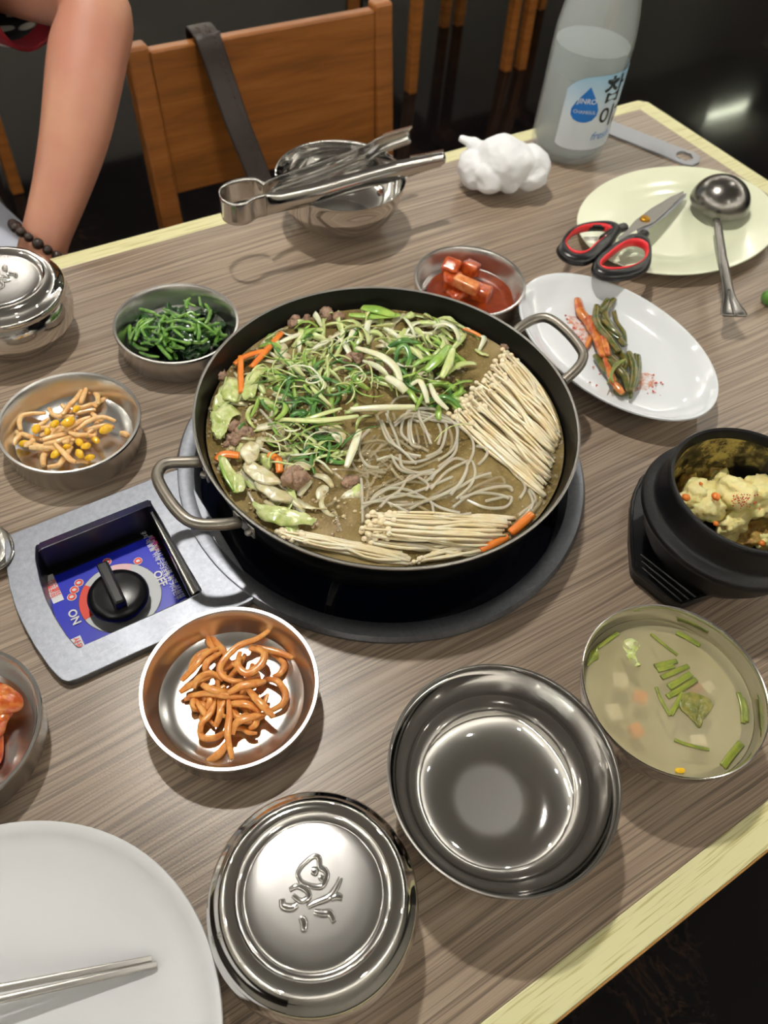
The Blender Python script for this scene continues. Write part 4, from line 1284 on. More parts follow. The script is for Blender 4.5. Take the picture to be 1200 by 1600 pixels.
for px, h in st:
    pts = [P(*zp(x, y), h + .002 + rnd.uniform(-.0015, .001)) for x, y in px]
    strand('spinach', pts, rnd.uniform(.0014, .0021), M['spin_stem'], bendy(pts) + ' green spinach stem at the ' + place(sum(pts, Vector()) / len(pts), (0.1704, 0.5539, ZT + .015)) + ' of its dish', 'spinach', 'bright spinach stems', 0.8)

# cubed radish kimchi
zk = lambda x, y: (640 + x * .21667, 370 + y * .21667)
o = MB().lathe([(0.0, 0.0108), (0.03, 0.0108), (0.0425, 0.0106), (0.0432, 0.0102)], 48).build('kimchi_juice', M['sauce'])
o.location = (0.4440, 0.4830, ZT)
tag(o, 'pool of red kimchi juice in the steel dish behind the pan', 'sauce', kind='stuff')
rnd = random.Random(37)
cub = [((300, 225), .030, 85, 70, 'kimchi_red', 'upper left red radish kimchi cube'), ((440, 230), .028, 80, 70, 'kimchi_red', 'upper right red radish kimchi cube'), ((310, 330), .022, 100, 62, 'kimchi_red', 'middle red radish kimchi cube'),
       ((410, 345), .030, 100, 36, 'pink', 'pale wedge shaped radish kimchi piece on top'), ((340, 420), .014, 100, 60, 'kimchi_red', 'radish kimchi cube nearest the pan rim'), ((515, 410), .020, 95, 80, 'kimchi_red', 'radish kimchi cube at the right of the pile')]
for i, ((x, y), h, wx, wy, mk, lab) in enumerate(cub):
    c = P(*zk(x, y), h - 0.006)
    s = wx * .00021 * .86
    bm = bmesh.new()
    bmesh.ops.create_cube(bm, size=1.0)
    bmesh.ops.subdivide_edges(bm, edges=bm.edges[:], cuts=3, use_grid_fill=True)
    mb = MB()
    Rm = Matrix.Rotation(rnd.uniform(0, PI), 3, 'Z') @ Matrix.Rotation(rnd.uniform(-.4, .4), 3, 'X')
    mb.add([c + Rm @ (Vector((v.co.x * s * (1.5 if i == 3 else 1.1), v.co.y * s * (.6 if i == 3 else 1), v.co.z * s * (.6 if i == 3 else .95))) * (1 + .12 * noise.noise(v.co * 2.5 + Vector((i, 0, 0))))) for v in bm.verts], [tuple(v.index for v in f.verts) for f in bm.faces])
    bm.free()
    tag(mb.build('kimchi_cube', M[mk], sub=1, auto=0, recenter=True), lab, 'kimchi', 'radish kimchi cubes')

# cabbage kimchi at the left edge
for i, (pts, h, mk) in enumerate([([(-40, 1060), (-5, 1062), (20, 1075), (34, 1088), (30, 1105), (5, 1112), (-30, 1110)], .022, 'kimchi_leaf'), ([(-45, 1095), (-10, 1100), (18, 1108), (10, 1128), (-5, 1150), (-40, 1150)], .017, 'kimchi_leaf'),
                                  ([(-60, 1130), (-15, 1128), (2, 1145), (-5, 1195), (-50, 1190)], .013, 'kimchi_red'), ([(-90, 1090), (-50, 1085), (-40, 1130), (-70, 1160)], .018, 'kimchi_red')]):
    rim = spline([P(x, y, h) for x, y in pts], 26, True)
    c = sum(rim, Vector()) / len(rim)
    vs, fs = [], []
    for k in range(5):
        for p in rim:
            q = c.lerp(p, k / 4)
            vs.append(q + Vector((0, 0, .003 * noise.noise(Vector((q.x * 120, q.y * 120, i))) - (.004 * (k / 4) ** 3))))
    n = len(rim)
    for k in range(4):
        for a in range(n):
            fs.append((k * n + a, (k + 1) * n + a, (k + 1) * n + (a + 1) % n, k * n + (a + 1) % n))
    tag(MB().add(vs, fs).build('cabbage_kimchi', M[mk], solid=0.003, recenter=True, auto=0, sub=1), ['glistening pale orange kimchi leaf on top at the left picture edge', 'second kimchi leaf just below the top one at the left edge', 'dark red kimchi leaf nearest the dish bottom at left',
         'red kimchi leaf at the back of the left edge dish'][i], 'kimchi', 'cabbage kimchi leaves')

# ------------------------------------------------------------------ bowls
def round_bowl(loc_, label, R=0.067, H=0.055, mat='bowl_steel', flat=0.025, group='plain steel rice bowls'):
    prof = [(0, 0.003), (R * .40, 0.003), (R * .44, 0.0), (R * .48, 0.0), (R * .50, 0.005)]
    for k in range(1, 9):
        a = k / 8
        prof.append((R * (.50 + .475 * math.sin(a * PI / 2) ** 0.9), 0.005 + (H - 0.009) * (1 - math.cos(a * PI / 2)) ** 0.85))
    prof += [(R * .992, H - 0.002), (R, H - 0.0006), (R * .998, H + 0.0004), (R * .985, H)]
    for k in range(10, -1, -1):
        a = k / 10
        prof.append((flat + (R * .968 - flat) * math.sin(a * PI / 2) ** 0.95, 0.0055 + (H - 0.0075) * (1 - math.cos(a * PI / 2))))
    prof.append((0, 0.0052))
    o = MB().lathe(prof, 96).build('steel_bowl', M[mat], auto=35)
    o.location = (loc_[0], loc_[1], ZT)
    return tag(o, label, 'bowl', group)
round_bowl((0.1687, 0.0801), 'empty polished steel bowl at the near edge between lidded bowl and soup')
round_bowl((0.3990, 0.6600), 'empty steel bowl at the far edge with tongs lying across it')
round_bowl((0.2965, 0.0691), 'steel bowl of cloudy radish soup at the right near edge', 0.0587, 0.050, 'steel', 0.028)

# soup
SC_X, SC_Y, SL = 0.2965, 0.0691, 0.0345
o = MB().lathe([(0, 0), (0.02, 0), (0.045, 0), (0.0546, 0.0002), (0.0554, 0.0008)], 72).build('soup_broth', M['soup'])
o.location = (SC_X, SC_Y, ZT + SL)
tag(o, 'cloudy yellowish soup in the steel bowl', 'soup', kind='stuff')
o2 = MB().lathe([(0, 0), (0.03, 0), (0.045, 0.006), (0.05, 0.012)], 48).build('soup_sediment', simple('soup depth', (182, 172, 128), 0.9))
o2.location = (SC_X, SC_Y, ZT + SL - 0.016)
tag(o2, 'dense lower part of the cloudy soup', 'soup', kind='stuff')
zso = lambda x, y: (900 + x * .25, 930 + y * .25)
def soup_stick(pts, wd_, mk, lab, h=0.0008, grp='cut green stems floating in the soup'):
    q = spline([P(*zso(x, y), SL + h) for x, y in pts], 10)
    tag(MB().tube(q, (wd_ * .78, wd_ * .4), 8, sq=0.6).build('chive_piece', M[mk], auto=0, recenter=True), lab, 'herb', grp)
ss = [([(492, 445), (560, 428), (630, 412)], .0022, 'top stem of the green row in the middle of the soup'), ([(510, 470), (560, 455), (612, 440)], .0022, 'second stem of the green row in the soup'), ([(535, 515), (620, 478), (702, 442)], .0022, 'third stem of the green row in the soup'),
      ([(580, 575), (650, 535), (716, 492)], .0028, 'thick fourth stem of the green row in the soup'), ([(570, 635), (660, 585), (750, 525)], .0024, 'lowest long stem of the green row in the soup'), ([(590, 745), (630, 680), (668, 610)], .0022, 'short stem standing beside the wilted leaf in the soup'),
      ([(502, 575), (530, 650), (585, 750)], .0014, 'thin bent stem left of the wilted leaf in the soup'), ([(468, 242), (550, 310), (634, 374)], .0013, 'thin long stem at the back of the soup'), ([(628, 232), (700, 270), (775, 315)], .0022, 'stem against the far wall of the soup bowl'),
      ([(615, 902), (700, 935), (832, 965)], .0014, 'thin stem at the front of the soup'), ([(918, 1070), (970, 1000), (1030, 925)], .0030, 'thick stem at the front right wall of the soup bowl'), ([(1015, 610), (1040, 700), (1045, 798)], .0020, 'stem along the right wall of the soup bowl'),
      ([(1040, 640), (1065, 720), (1065, 790)], .0018, 'second stem along the right wall of the soup bowl'), ([(135, 325), (200, 280), (262, 235)], .0018, 'stem along the far left wall of the soup bowl')]
for pts, wd_, lab in ss:
    soup_stick(pts, wd_, 'soup_veg', lab)
def soup_leaf(px, mk, lab, ruf=.003, h=0.001, name='soup_green'):
    rim = spline([P(*zso(x, y), SL + h) for x, y in px], 22, True)
    c = sum(rim, Vector()) / len(rim)
    vs, fs = [], []
    for k in range(5):
        for p in rim:
            q = c.lerp(p, k / 4)
            vs.append(q + Vector((0, 0, ruf * noise.noise(Vector((q.x * 260, q.y * 260, 3))))))
    n = len(rim)
    for k in range(4):
        for a in range(n):
            fs.append((k * n + a, (k + 1) * n + a, (k + 1) * n + (a + 1) % n, k * n + (a + 1) % n))
    tag(MB().add(vs, fs).build(name, M[mk], solid=0.0012, recenter=True, auto=0), lab, 'herb')
soup_leaf([(640, 690), (690, 610), (790, 630), (852, 675), (830, 735), (790, 770), (772, 828), (720, 770)], 'soup_leaf', 'wilted olive green leaf in the middle of the soup', .004)
soup_leaf([(290, 300), (340, 272), (400, 310), (380, 350), (365, 390), (400, 440), (360, 440), (310, 370)], 'cabbage', 'pale green leaf at the back left of the soup', .003, -.0005)
soup_leaf([(70, 440), (90, 360), (130, 325), (142, 390), (110, 410)], 'soup_veg', 'small green leaf at the left wall of the soup bowl', .002)
soup_leaf([(622, 1085), (670, 1085), (675, 1112), (625, 1108)], 'bean', 'small yellow flake at the front of the soup', .001)
for i, (x, y, s, mk, lab) in enumerate([(270, 540, .010, 'soup_radish', 'pale radish cube sunk at the left of the soup'), (230, 740, .010, 'soup_radish', 'pale radish cube sunk at the front left of the soup'), (400, 640, .0085, 'carrot', 'blurred carrot cube sunk in the middle of the soup'),
                                        (375, 850, .0085, 'carrot', 'orange carrot cube sunk at the front of the soup'), (750, 590, .008, 'kimchi_red', 'dark red piece under the wilted leaf in the soup'), (825, 580, .0075, 'soup_radish', 'white radish cube right of the green row in the soup'),
                                        (760, 920, .009, 'soup_radish', 'pale yellowish cube sunk at the right front of the soup')]):
    c = P(*zso(x, y), SL - 0.0036)
    tag(MB().box(c, (s * 1.1, s, s * .7), rnd.uniform(0, PI)).build('radish_cube', M[mk], smooth=False, bevel=0.0015, recenter=True), lab, 'radish')

# ------------------------------------------------------------------ lidded steel rice bowls
def lidded_bowl(loc_, label, rz=0.0):
    t = thing('lidded_rice_bowl', label, 'bowl', (loc_[0], loc_[1], ZT), rz, 'lidded steel rice bowls')
    MB().lathe([(0, 0.002), (0.034, 0.002), (0.036, 0.0), (0.039, 0.0), (0.0425, 0.004), (0.0495, 0.011), (0.0545, 0.020), (0.0562, 0.030), (0.0555, 0.039), (0.0530, 0.0445), (0.0522, 0.047), (0.0512, 0.047), (0.0535, 0.038), (0.0542, 0.030), (0.051, 0.018), (0.04, 0.006), (0, 0.004)], 80).build('bowl_body', M['steel_mirror'], t, auto=35)
    lid = MB().lathe([(0.0515, 0.0452), (0.0534, 0.0452), (0.0540, 0.0462), (0.0538, 0.0500), (0.0526, 0.0520), (0.0508, 0.0530), (0.0490, 0.0560), (0.0465, 0.0588), (0.0432, 0.0602), (0.0400, 0.0598), (0.0380, 0.0578), (0.0362, 0.0574), (0.0352, 0.0585), (0.034, 0.0588), (0.02, 0.0592), (0, 0.0593)], 96).build('lid', M['lid_steel'], t, auto=35)
    # raised flower emblem
    zt = 0.0593
    E = lambda x, y, z=0.0: Vector(((x - 490) * 0.00042 * .98, (1390 - y) * 0.00042 * .98, zt + z))
    zz = lambda x, y: (400 + x * .15, 1280 + y * .15)
    mb = MB()
    def stroke(pts, r):
        q = spline([E(*zz(x, y)) for x, y in pts], 6 * len(pts))
        m = len(q)
        mb.tube(q, [(r * (.7 + .3 * math.sin(PI * i / (m - 1))), r * .75) for i in range(m)], 8)
    stroke([(470, 560), (460, 600), (500, 660), (600, 690), (670, 680), (700, 600), (680, 560), (640, 540), (630, 470), (580, 455), (500, 520), (465, 560)], .0017)
    stroke([(570, 570), (600, 570), (590, 600)], .0022)
    stroke([(640, 610), (670, 640)], .0016)
    stroke([(400, 720), (460, 690), (540, 720), (560, 770), (500, 800), (430, 760)], .0017)
    stroke([(345, 790), (360, 840), (430, 850), (470, 825)], .0022)
    stroke([(555, 845), (620, 810), (720, 770), (780, 700), (815, 620)], .0019)
    stroke([(740, 780), (790, 760), (830, 775)], .0020)
    stroke([(610, 880), (680, 890), (740, 890), (770, 950)], .0021)
    stroke([(505, 920), (530, 960), (535, 1020)], .0024)
    mb.build('flower_emblem', M['steel'], lid, auto=0)
    return t
lidded_bowl((0.0452, 0.0798), 'lidded steel rice bowl at the near edge beside the white plate', math.radians(-32))
lidded_bowl((0.0480, 0.6360), 'lidded steel rice bowl in front of the person at the far left', math.radians(150))

# ------------------------------------------------------------------ stone pot on its tray
SX, SY = 0.4325, 0.1465
tray_t = thing('pot_tray', 'black octagonal plastic tray with ridges under the stone pot', 'tray', (SX, SY, ZT))
oc = []
tp = [P(1005, 751, .012), P(989, 782, .012), P(987, 836, .012), P(991, 889, .012), P(1061, 945, .012), P(1210, 948, .012)]
ol = [(p.x - SX, p.y - SY) for p in tp]
mir = [(-x, -y) for x, y in ol[2:5]]
ol = [ol[1], ol[2], ol[3], ol[4], (0.005, ol[4][1] - .010), (0.055, ol[4][1] - .004)] + [(0.085, -0.03), (0.085, 0.035), (0.05, 0.072), (0.0, 0.078)]
MB().prism(round_poly(ol, 0.006), 0.0, 0.008).build('tray_base', M['blackplastic'], tray_t, smooth=False, bevel=0.001)
mb = MB()
rim = spline([Vector((x, y, 0.0105)) for x, y in round_poly(ol, 0.006)], 90, True)
mb.tube(rim, (0.0016, 0.0026), 8, closed=True)
mb.build('tray_rim', M['blackplastic'], tray_t)
for k in range(3):
    a, b = P(1001 + 1.5 * k, 866 + 10.5 * k, .0085), P(1094 - 13 * k, 938 + 2 * k, .0085)
    c = Vector((SX, SY, ZT))
    MB().tube([a - c, b - c], (0.0011, 0.0012), 8).build('tray_ridge', M['blackplastic'], tray_t)
stone = thing('stone_pot', 'black stone pot of steamed egg at the right edge on a black tray', 'pot', (SX, SY, ZT + 0.008))
MB().lathe([(0, 0.0), (0.042, 0.0), (0.050, 0.006), (0.058, 0.020), (0.0625, 0.036), (0.0665, 0.041), (0.0685, 0.0455), (0.067, 0.049), (0.0620, 0.0510), (0.0600, 0.0535), (0.0590, 0.060), (0.0580, 0.070), (0.0578, 0.0735), (0.0565, 0.0750), (0.0545, 0.0745),
            (0.0530, 0.071), (0.0525, 0.05), (0.050, 0.025), (0.04, 0.010), (0, 0.008)], 80).build('pot_body', M['blackmatte'], stone, auto=50)
# dried egg film baked on the inner wall
def film_mat():
    k = NT('baked egg film')
    f = k.noise(k.coord(), 70, 5, 0.7)
    g = k.noise(k.coord(), 24, 2, 0.5)
    k.l(k.ramp(f, [(0.35, rgb(92, 70, 30)), (0.6, rgb(190, 170, 92))]), k.b.inputs['Base Color'])
    a = k.ramp(k.math('MULTIPLY', f, g), [(0.17, (0, 0, 0)), (0.33, (.85, .85, .85))])
    k.l(a, k.b.inputs['Alpha'])
    k.set(Roughness=0.6)
    k.bump(f, 0.5, 0.002)
    return k.m
MB().lathe([(0.0522, 0.068), (0.0520, 0.05), (0.0505, 0.03), (0.047, 0.02)], 48, a0=d2(20), a1=d2(290)).build('egg_film', film_mat(), stone, auto=0)
ze = lambda x, y: (960 + x * .2062, 650 + y * .2062)
rnd = random.Random(41)
chunks = [((640, 600), .050, .021, .016, .010, 'egg', 'flat pale yellow egg curd at the left of the stone pot'), ((700, 690), .050, .018, .015, .010, 'egg', 'egg curd between the carrot bits in the stone pot'), ((930, 590), .058, .020, .016, .012, 'egg', 'tall egg curd with chili powder in the stone pot'),
          ((1110, 570), .056, .018, .016, .011, 'egg', 'smooth egg curd at the right picture edge in the stone pot'), ((920, 790), .044, .022, .011, .008, 'egg', 'ragged egg curd at the front of the stone pot'), ((860, 880), .036, .014, .010, .006, 'egg', 'small egg curd near the front rim of the stone pot'),
          ((1050, 870), .032, .024, .014, .008, 'egg_brown', 'browned spongy egg crust at the bottom of the stone pot'), ((1140, 950), .034, .010, .008, .006, 'egg', 'tiny egg curd by the front rim of the stone pot'), ((560, 520), .046, .014, .010, .008, 'egg_brown', 'browned egg crust on the back wall of the stone pot'),
          ((1110, 690), .050, .014, .010, .009, 'egg', 'egg curd under the smooth one at the right edge of the stone pot'), ((800, 480), .046, .012, .008, .007, 'egg', 'egg curd crumb at the back of the stone pot'), ((780, 430), .040, .02, .012, .01, 'egg_brown', 'browned crust behind the egg curds')]
for i, ((x, y), h, sx, sy, sz, mk, lab) in enumerate(chunks):
    tag(MB().blob(P(*ze(x, y), h - .004), (sx * .8, sy * .8, sz), 4, 0.36, 1.5, i + 3, rnd.uniform(-.6, .6)).build('egg_curd', M[mk], auto=0, recenter=True), lab, 'egg', 'steamed egg curds')
for i, (x, y, h, s, lab) in enumerate([(545, 618, .056, .0032, 'carrot bit against the left wall of the stone pot'), (770, 610, .060, .0034, 'carrot bit between the egg curds'), (655, 512, .056, .0014, 'tiny carrot crumb at the back of the egg'), (770, 815, .053, .0022, 'carrot bit at the front of the egg'), (1120, 965, .042, .0026, 'carrot bit near the front rim')]):
    tag(MB().blob(P(*ze(x, y), h), (s, s, s * .7), 2, 0.2, 1.5, i).build('carrot_bit', M['carrot'], auto=0, recenter=True), lab, 'carrot', 'carrot bits in the steamed egg')
mb = MB()
for i in range(60):
    x, y = rnd.gauss(975, 50), rnd.gauss(640, 28)
    s = rnd.uniform(.0003, .0007)
    mb.blob(P(*ze(x, y), .0645 + rnd.uniform(-.001, .001)), (s, s, s), 1, 0, 1)
tag(mb.build('chili_powder', M['chili'], recenter=True), 'red chili powder sprinkled on the steamed egg', 'spice', kind='stuff')

# ------------------------------------------------------------------ plates
o = MB().lathe([(0, 0.002), (0.07, 0.002), (0.072, 0.0), (0.076, 0.0), (0.080, 0.003), (0.100, 0.008), (0.110, 0.0155), (0.1130, 0.0195), (0.1126, 0.0212), (0.1105, 0.0208), (0.1065, 0.0165), (0.098, 0.0105), (0.080, 0.0065), (0, 0.006)], 96).build('white_plate', M['white_melamine'])
o.location = (-0.1225, 0.1028, ZT)
tag(o, 'round white plate holding chopsticks at the lower left corner', 'plate')
G = 'pair of steel chopsticks on the white plate'
for (a, b, lab) in (((237, 1498), (-120, 1568), 'upper steel chopstick on the white plate'), ((245, 1507), (-120, 1590), 'lower steel chopstick on the white plate')):
    p, q = P(*a, .0094), P(*b, .024)
    q = p + (q - p).normalized() * .225
    q.z = ZT + .0430
    tag(MB().tube([p, p.lerp(q, .5), q], [(.0017, .0015), (.0021, .0017), (.0026, .0019)], 8, sq=.55).build('chopstick', M['steel_dull'], recenter=True), lab, 'chopstick', G)

o = MB().lathe([(0, 0.002), (.62, 0.002), (.64, 0.0), (.68, 0.0), (.72, .004), (.88, .014), (.985, .0225), (1.0, .0240), (.995, .0252), (.975, .0250), (.93, .0205), (.84, .0125), (.72, .0075), (.5, .006), (0, .0058)], 96, sx=.073, sy=.1085).build('oval_dish', M['white_ceramic'])
o.location = (0.5130, 0.3525, ZT)
o.rotation_euler = (0, 0, math.radians(2.3))
tag(o, 'white oval dish with green onion kimchi right of the pan', 'dish')
o = MB().lathe([(0, 0.002), (.55, 0.002), (.57, 0), (.6, 0), (.63, .002), (.80, .008), (.985, .0128), (1.0, .0138), (.995, .0148), (.97, .0146), (.80, .0105), (.68, .0078), (.62, .0045), (.5, .004), (0, .004)], 96, sx=.132, sy=.0935).build('oval_plate', M['cream'])
o.location = (0.7340, 0.4850, ZT)
o.rotation_euler = (0, 0, math.radians(4))
tag(o, 'cream oval plate at far right under scissors and ladle', 'plate')

# green onion kimchi
zo = lambda x, y: (860 + x * .25, 400 + y * .25)
rnd = random.Random(51)
ko = [([(170, 270), (190, 350), (230, 400), (260, 470)], .013, .0042, 'kimchi_leaf', 'orange onion bulb end at the upper left of the kimchi bundle'), ([(240, 380), (270, 450), (300, 540), (330, 630)], .016, .0036, 'kimchi_leaf', 'orange onion stem down the left of the kimchi bundle'),
      ([(320, 480), (340, 540), (360, 620)], .018, .0030, 'kimchi_leaf', 'short orange onion stem in the middle of the kimchi bundle'), ([(290, 310), (285, 380), (310, 450), (370, 520), (430, 600)], .020, .0034, 'olive', 'long green onion leaf across the kimchi bundle'),
      ([(400, 270), (350, 320), (340, 380), (390, 460), (460, 560)], .018, .0034, 'olive', 'green onion leaf folded at the top of the kimchi bundle'), ([(360, 270), (330, 320), (300, 350)], .020, .0028, 'olive', 'short green onion fold at the top'),
      ([(390, 350), (420, 420), (460, 480), (470, 560)], .014, .0018, 'olive', 'thin green onion leaf at the right of the bundle'), ([(280, 620), (330, 690), (400, 780), (450, 850)], .013, .0032, 'olive', 'lower left green onion leaf of the kimchi bundle'),
      ([(370, 650), (420, 700), (470, 760), (490, 850)], .017, .0036, 'olive', 'lower middle green onion leaf of the kimchi bundle'), ([(545, 620), (545, 700), (530, 790), (490, 850)], .016, .0032, 'olive', 'green onion leaf at the lower right of the bundle'),
      ([(490, 600), (520, 680), (520, 780), (500, 840)], .019, .0030, 'olive', 'green onion leaf beside the lower right one'), ([(470, 645), (410, 690), (380, 740), (390, 790)], .022, .0012, 'soup_veg', 'thin light green onion thread over the bundle'),
      ([(390, 790), (430, 830), (450, 860)], .016, .0030, 'kimchi_leaf', 'orange onion end at the bottom of the bundle'), ([(290, 450), (250, 520), (220, 580)], .012, .0016, 'kimchi_leaf', 'pale onion sliver sticking out left'), ([(300, 560), (340, 640), (420, 650)], .014, .0030, 'olive', 'green onion leaf hidden in the middle'),
      ([(430, 590), (470, 650), (450, 720)], .016, .0032, 'olive', 'green onion leaf joining both halves of the bundle'), ([(330, 400), (380, 450), (440, 500)], .022, .0026, 'olive', 'upper green onion leaf with red flakes'), ([(400, 830), (440, 860), (510, 850)], .011, .0026, 'olive', 'green onion tail at the bottom'), ([(340, 640), (370, 720), (390, 800)], .016, .0028, 'kimchi_leaf', 'reddish onion stem low in the bundle')]
for px, h, r, mk, lab in list(ko):
    ko.append(([(x + rnd.gauss(0, 14), y + rnd.gauss(0, 14)) for x, y in px], h - .002, r * .6, mk, 'thin strand beside the ' + lab.replace(' of the kimchi bundle', '')))
for px, h, r, mk, lab in ko:
    strand('green_onion', [P(*zo(x, y), h - .002 + rnd.uniform(-.0006, .0006)) for x, y in px], r * 1.25, M[mk], lab, 'green onion', 'green onion kimchi pieces', 0.7)
mb = MB()
for (cx, cy, sx, sy, n) in ((210, 490, 40, 70, 26), (640, 810, 45, 40, 16), (150, 390, 40, 20, 8), (310, 750, 40, 30, 10)):
    for i in range(n):
        s = rnd.uniform(.0004, .0013)
        mb.blob(P(*zo(rnd.gauss(cx, sx), rnd.gauss(cy, sy)), .0075), (s, s, s * .4), 1, .3, 2, i)
tag(mb.build('chili_flakes', M['chili'], recenter=True), 'red chili flakes scattered on the white oval dish', 'spice', kind='stuff')
mb = MB()
for (cx, cy, rx, ry, sd) in ((200, 470, 60, 110, 1), (600, 780, 60, 50, 2), (480, 800, 90, 60, 3), (140, 400, 50, 30, 4)):
    c = P(*zo(cx, cy), .0063)
    vs = [c]
    for i in range(24):
        a = 2 * PI * i / 24
        k = 1 + .45 * noise.noise(Vector((math.cos(a) * 1.5, math.sin(a) * 1.5, sd)))
        vs.append(P(*zo(cx + rx * k * math.cos(a), cy + ry * k * math.sin(a)), .0066))
    vs[0] = sum(vs[1:], Vector()) / 24
    mb.add(vs, [(0, 1 + i, 1 + (i + 1) % 24) for i in range(24)])
st_m = NT('thin red juice smear')
st_m.b.inputs['Base Color'].default_value = rgb(226, 140, 92)
f = st_m.noise(st_m.coord(), 160, 4, .7)
st_m.l(st_m.ramp(f, [(0.42, (0, 0, 0)), (0.66, (.8, .8, .8))]), st_m.b.inputs['Alpha'])
st_m.set(Roughness=.15)
tag(mb.build('kimchi_smear', st_m.m, recenter=True, auto=0), 'thin orange kimchi juice smear on the white oval dish', 'sauce', kind='stuff')

# ------------------------------------------------------------------ scissors
zc = lambda x, y: (860 + x * .2833, 250 + y * .2833)
def sch(y):                      # scissors rise from the blade tip towards the handles
    return 0.0125 + 0.0225 * min(1, max(0, (y - 180) / 300))
sc = thing('scissors', 'kitchen scissors with black and red handles lying open end on the cream plate', 'scissors', P(*zc(520, 330), .018))
c0 = sc.location.copy()
def SZ(x, y, dz=0.0):
    return P(*zc(x, y), sch(y) + dz) - c0
def flat_px(pts, th, mat, name, parent, dz=0.0, bevel=0.0004):
    top = [SZ(x, y, dz + th / 2) for x, y in pts]
    bot = [SZ(x, y, dz - th / 2) for x, y in pts]
    n = len(pts)
    mb = MB().add(top + bot, [tuple(reversed(range(n))), tuple(range(n, 2 * n))] + [(i, (i + 1) % n, n + (i + 1) % n, n + i) for i in range(n)])
    return mb.build(name, mat, parent, smooth=False, bevel=bevel)
flat_px([(735, 170), (660, 205), (560, 265), (465, 335), (425, 385), (370, 430), (385, 450), (450, 400), (500, 372), (570, 345), (640, 285), (735, 190)], .0016, M['steel_dull'], 'blade', sc, .001)
flat_px([(752, 180), (745, 205), (660, 290), (575, 355), (540, 380), (535, 430), (490, 430), (470, 370), (540, 310), (640, 240)], .0016, M['grey'], 'blade', sc, -.0012)
MB().lathe([(0, .004), (.0035, .004), (.0052, .003), (.0055, .001), (.0055, 0)], 20, SZ(520, 332, .0012)).build('pivot_screw', M['brass'], sc)
def sc_handle(outer_, inner_, neck, lab):
    n = 48
    A, B = spline([SZ(x, y) for x, y in outer_], n, True), spline([SZ(x, y) for x, y in inner_], n, True)
    # pair the inner loop with the nearest outer direction
    cA = sum(B, Vector()) / n
    ang = lambda p: math.atan2(p.y - cA.y, p.x - cA.x)
    A = sorted(A, key=ang)
    B = sorted(B, key=ang)
    cl, rr, il = [], [], []
    for a_, b_ in zip(A, B):
        m_ = (a_ + b_) / 2
        cl.append(m_)
        rr.append((max(.0025, min(.007, (a_ - b_).length / 2)), .0055))
        il.append(b_ + (a_ - b_).normalized() * .0012)
    for _ in range(2):
        cl = [(cl[i - 1] + cl[i] * 2 + cl[(i + 1) % n]) / 4 for i in range(n)]
        il = [(il[i - 1] + il[i] * 2 + il[(i + 1) % n]) / 4 for i in range(n)]
    mb = MB().tube(cl, rr, 12, closed=True)
    mb.tube(spline([SZ(x, y) for x, y in neck], 10), [(.0065, .005)] * 5 + [(.0055, .0045)] * 6, 10)
    h_ = mb.build('handle', M['blackplastic'], sc, auto=0)
    MB().tube(il, (.0023, .0048), 10, closed=True).build('red_liner', M['red'], h_, auto=0)
sc_handle([(390, 370), (300, 358), (180, 368), (100, 405), (55, 470), (55, 540), (110, 575), (190, 582), (250, 540), (310, 480), (370, 425)], [(82, 462), (115, 405), (200, 374), (290, 372), (328, 395), (305, 432), (250, 472), (200, 516), (135, 518), (92, 490)], [(300, 440), (360, 390), (410, 370)], 'l')
sc_handle([(500, 425), (548, 480), (550, 550), (510, 615), (430, 650), (320, 668), (250, 645), (230, 590), (265, 540), (340, 480), (430, 432)], [(272, 580), (320, 532), (400, 474), (460, 455), (518, 472), (532, 512), (515, 560), (450, 598), (360, 610), (292, 604)], [(470, 440), (500, 425), (518, 405)], 'r')

# ------------------------------------------------------------------ ladle
lad = thing('ladle', 'steel soup ladle lying face down on the cream plate', 'ladle', P(1126, 308, .014))
c0 = lad.location.copy()
LR = 0.0335
lc = P(1126, 312, .020) - c0
prof = []
for k in range(13):
    a = k / 12 * PI / 2
    prof.append((LR * math.cos(a), lc.z + 0.030 * math.sin(a) - 0.004))
prof2 = [(r * .965, z - .0012) for r, z in prof[::-1]]
MB().lathe(prof + prof2, 64, (lc.x, lc.y, 0)).build('ladle_bowl', M['ladle'], lad, auto=0)
q = [P(1120, 344, .022), P(1123, 362, .025), P(1131, 415, .028), P(1138, 455, .028), P(1143, 478, .026), P(1148, 494, .024)]
q = [p - c0 for p in q]
MB().tube(spline(q, 20), [(.0042, .0022)] * 4 + [(.0046, .0018)] * 4 + [(.0054, .0016)] * 4 + [(.0058, .0016), (.0064, .0016), (.0074, .0015), (.0088, .0015), (.0104, .0014), (.0119, .0014), (.0130, .0014), (.0136, .0013), (.0120, .0012)], 12, sq=.7).build('ladle_handle', M['ladle'], lad, auto=0)
MB().tube(spline([p + Vector((0, 0, .0016)) for p in q[3:]], 8), (.0016, .0012), 8).build('handle_ridge', M['ladle'], lad, auto=0)

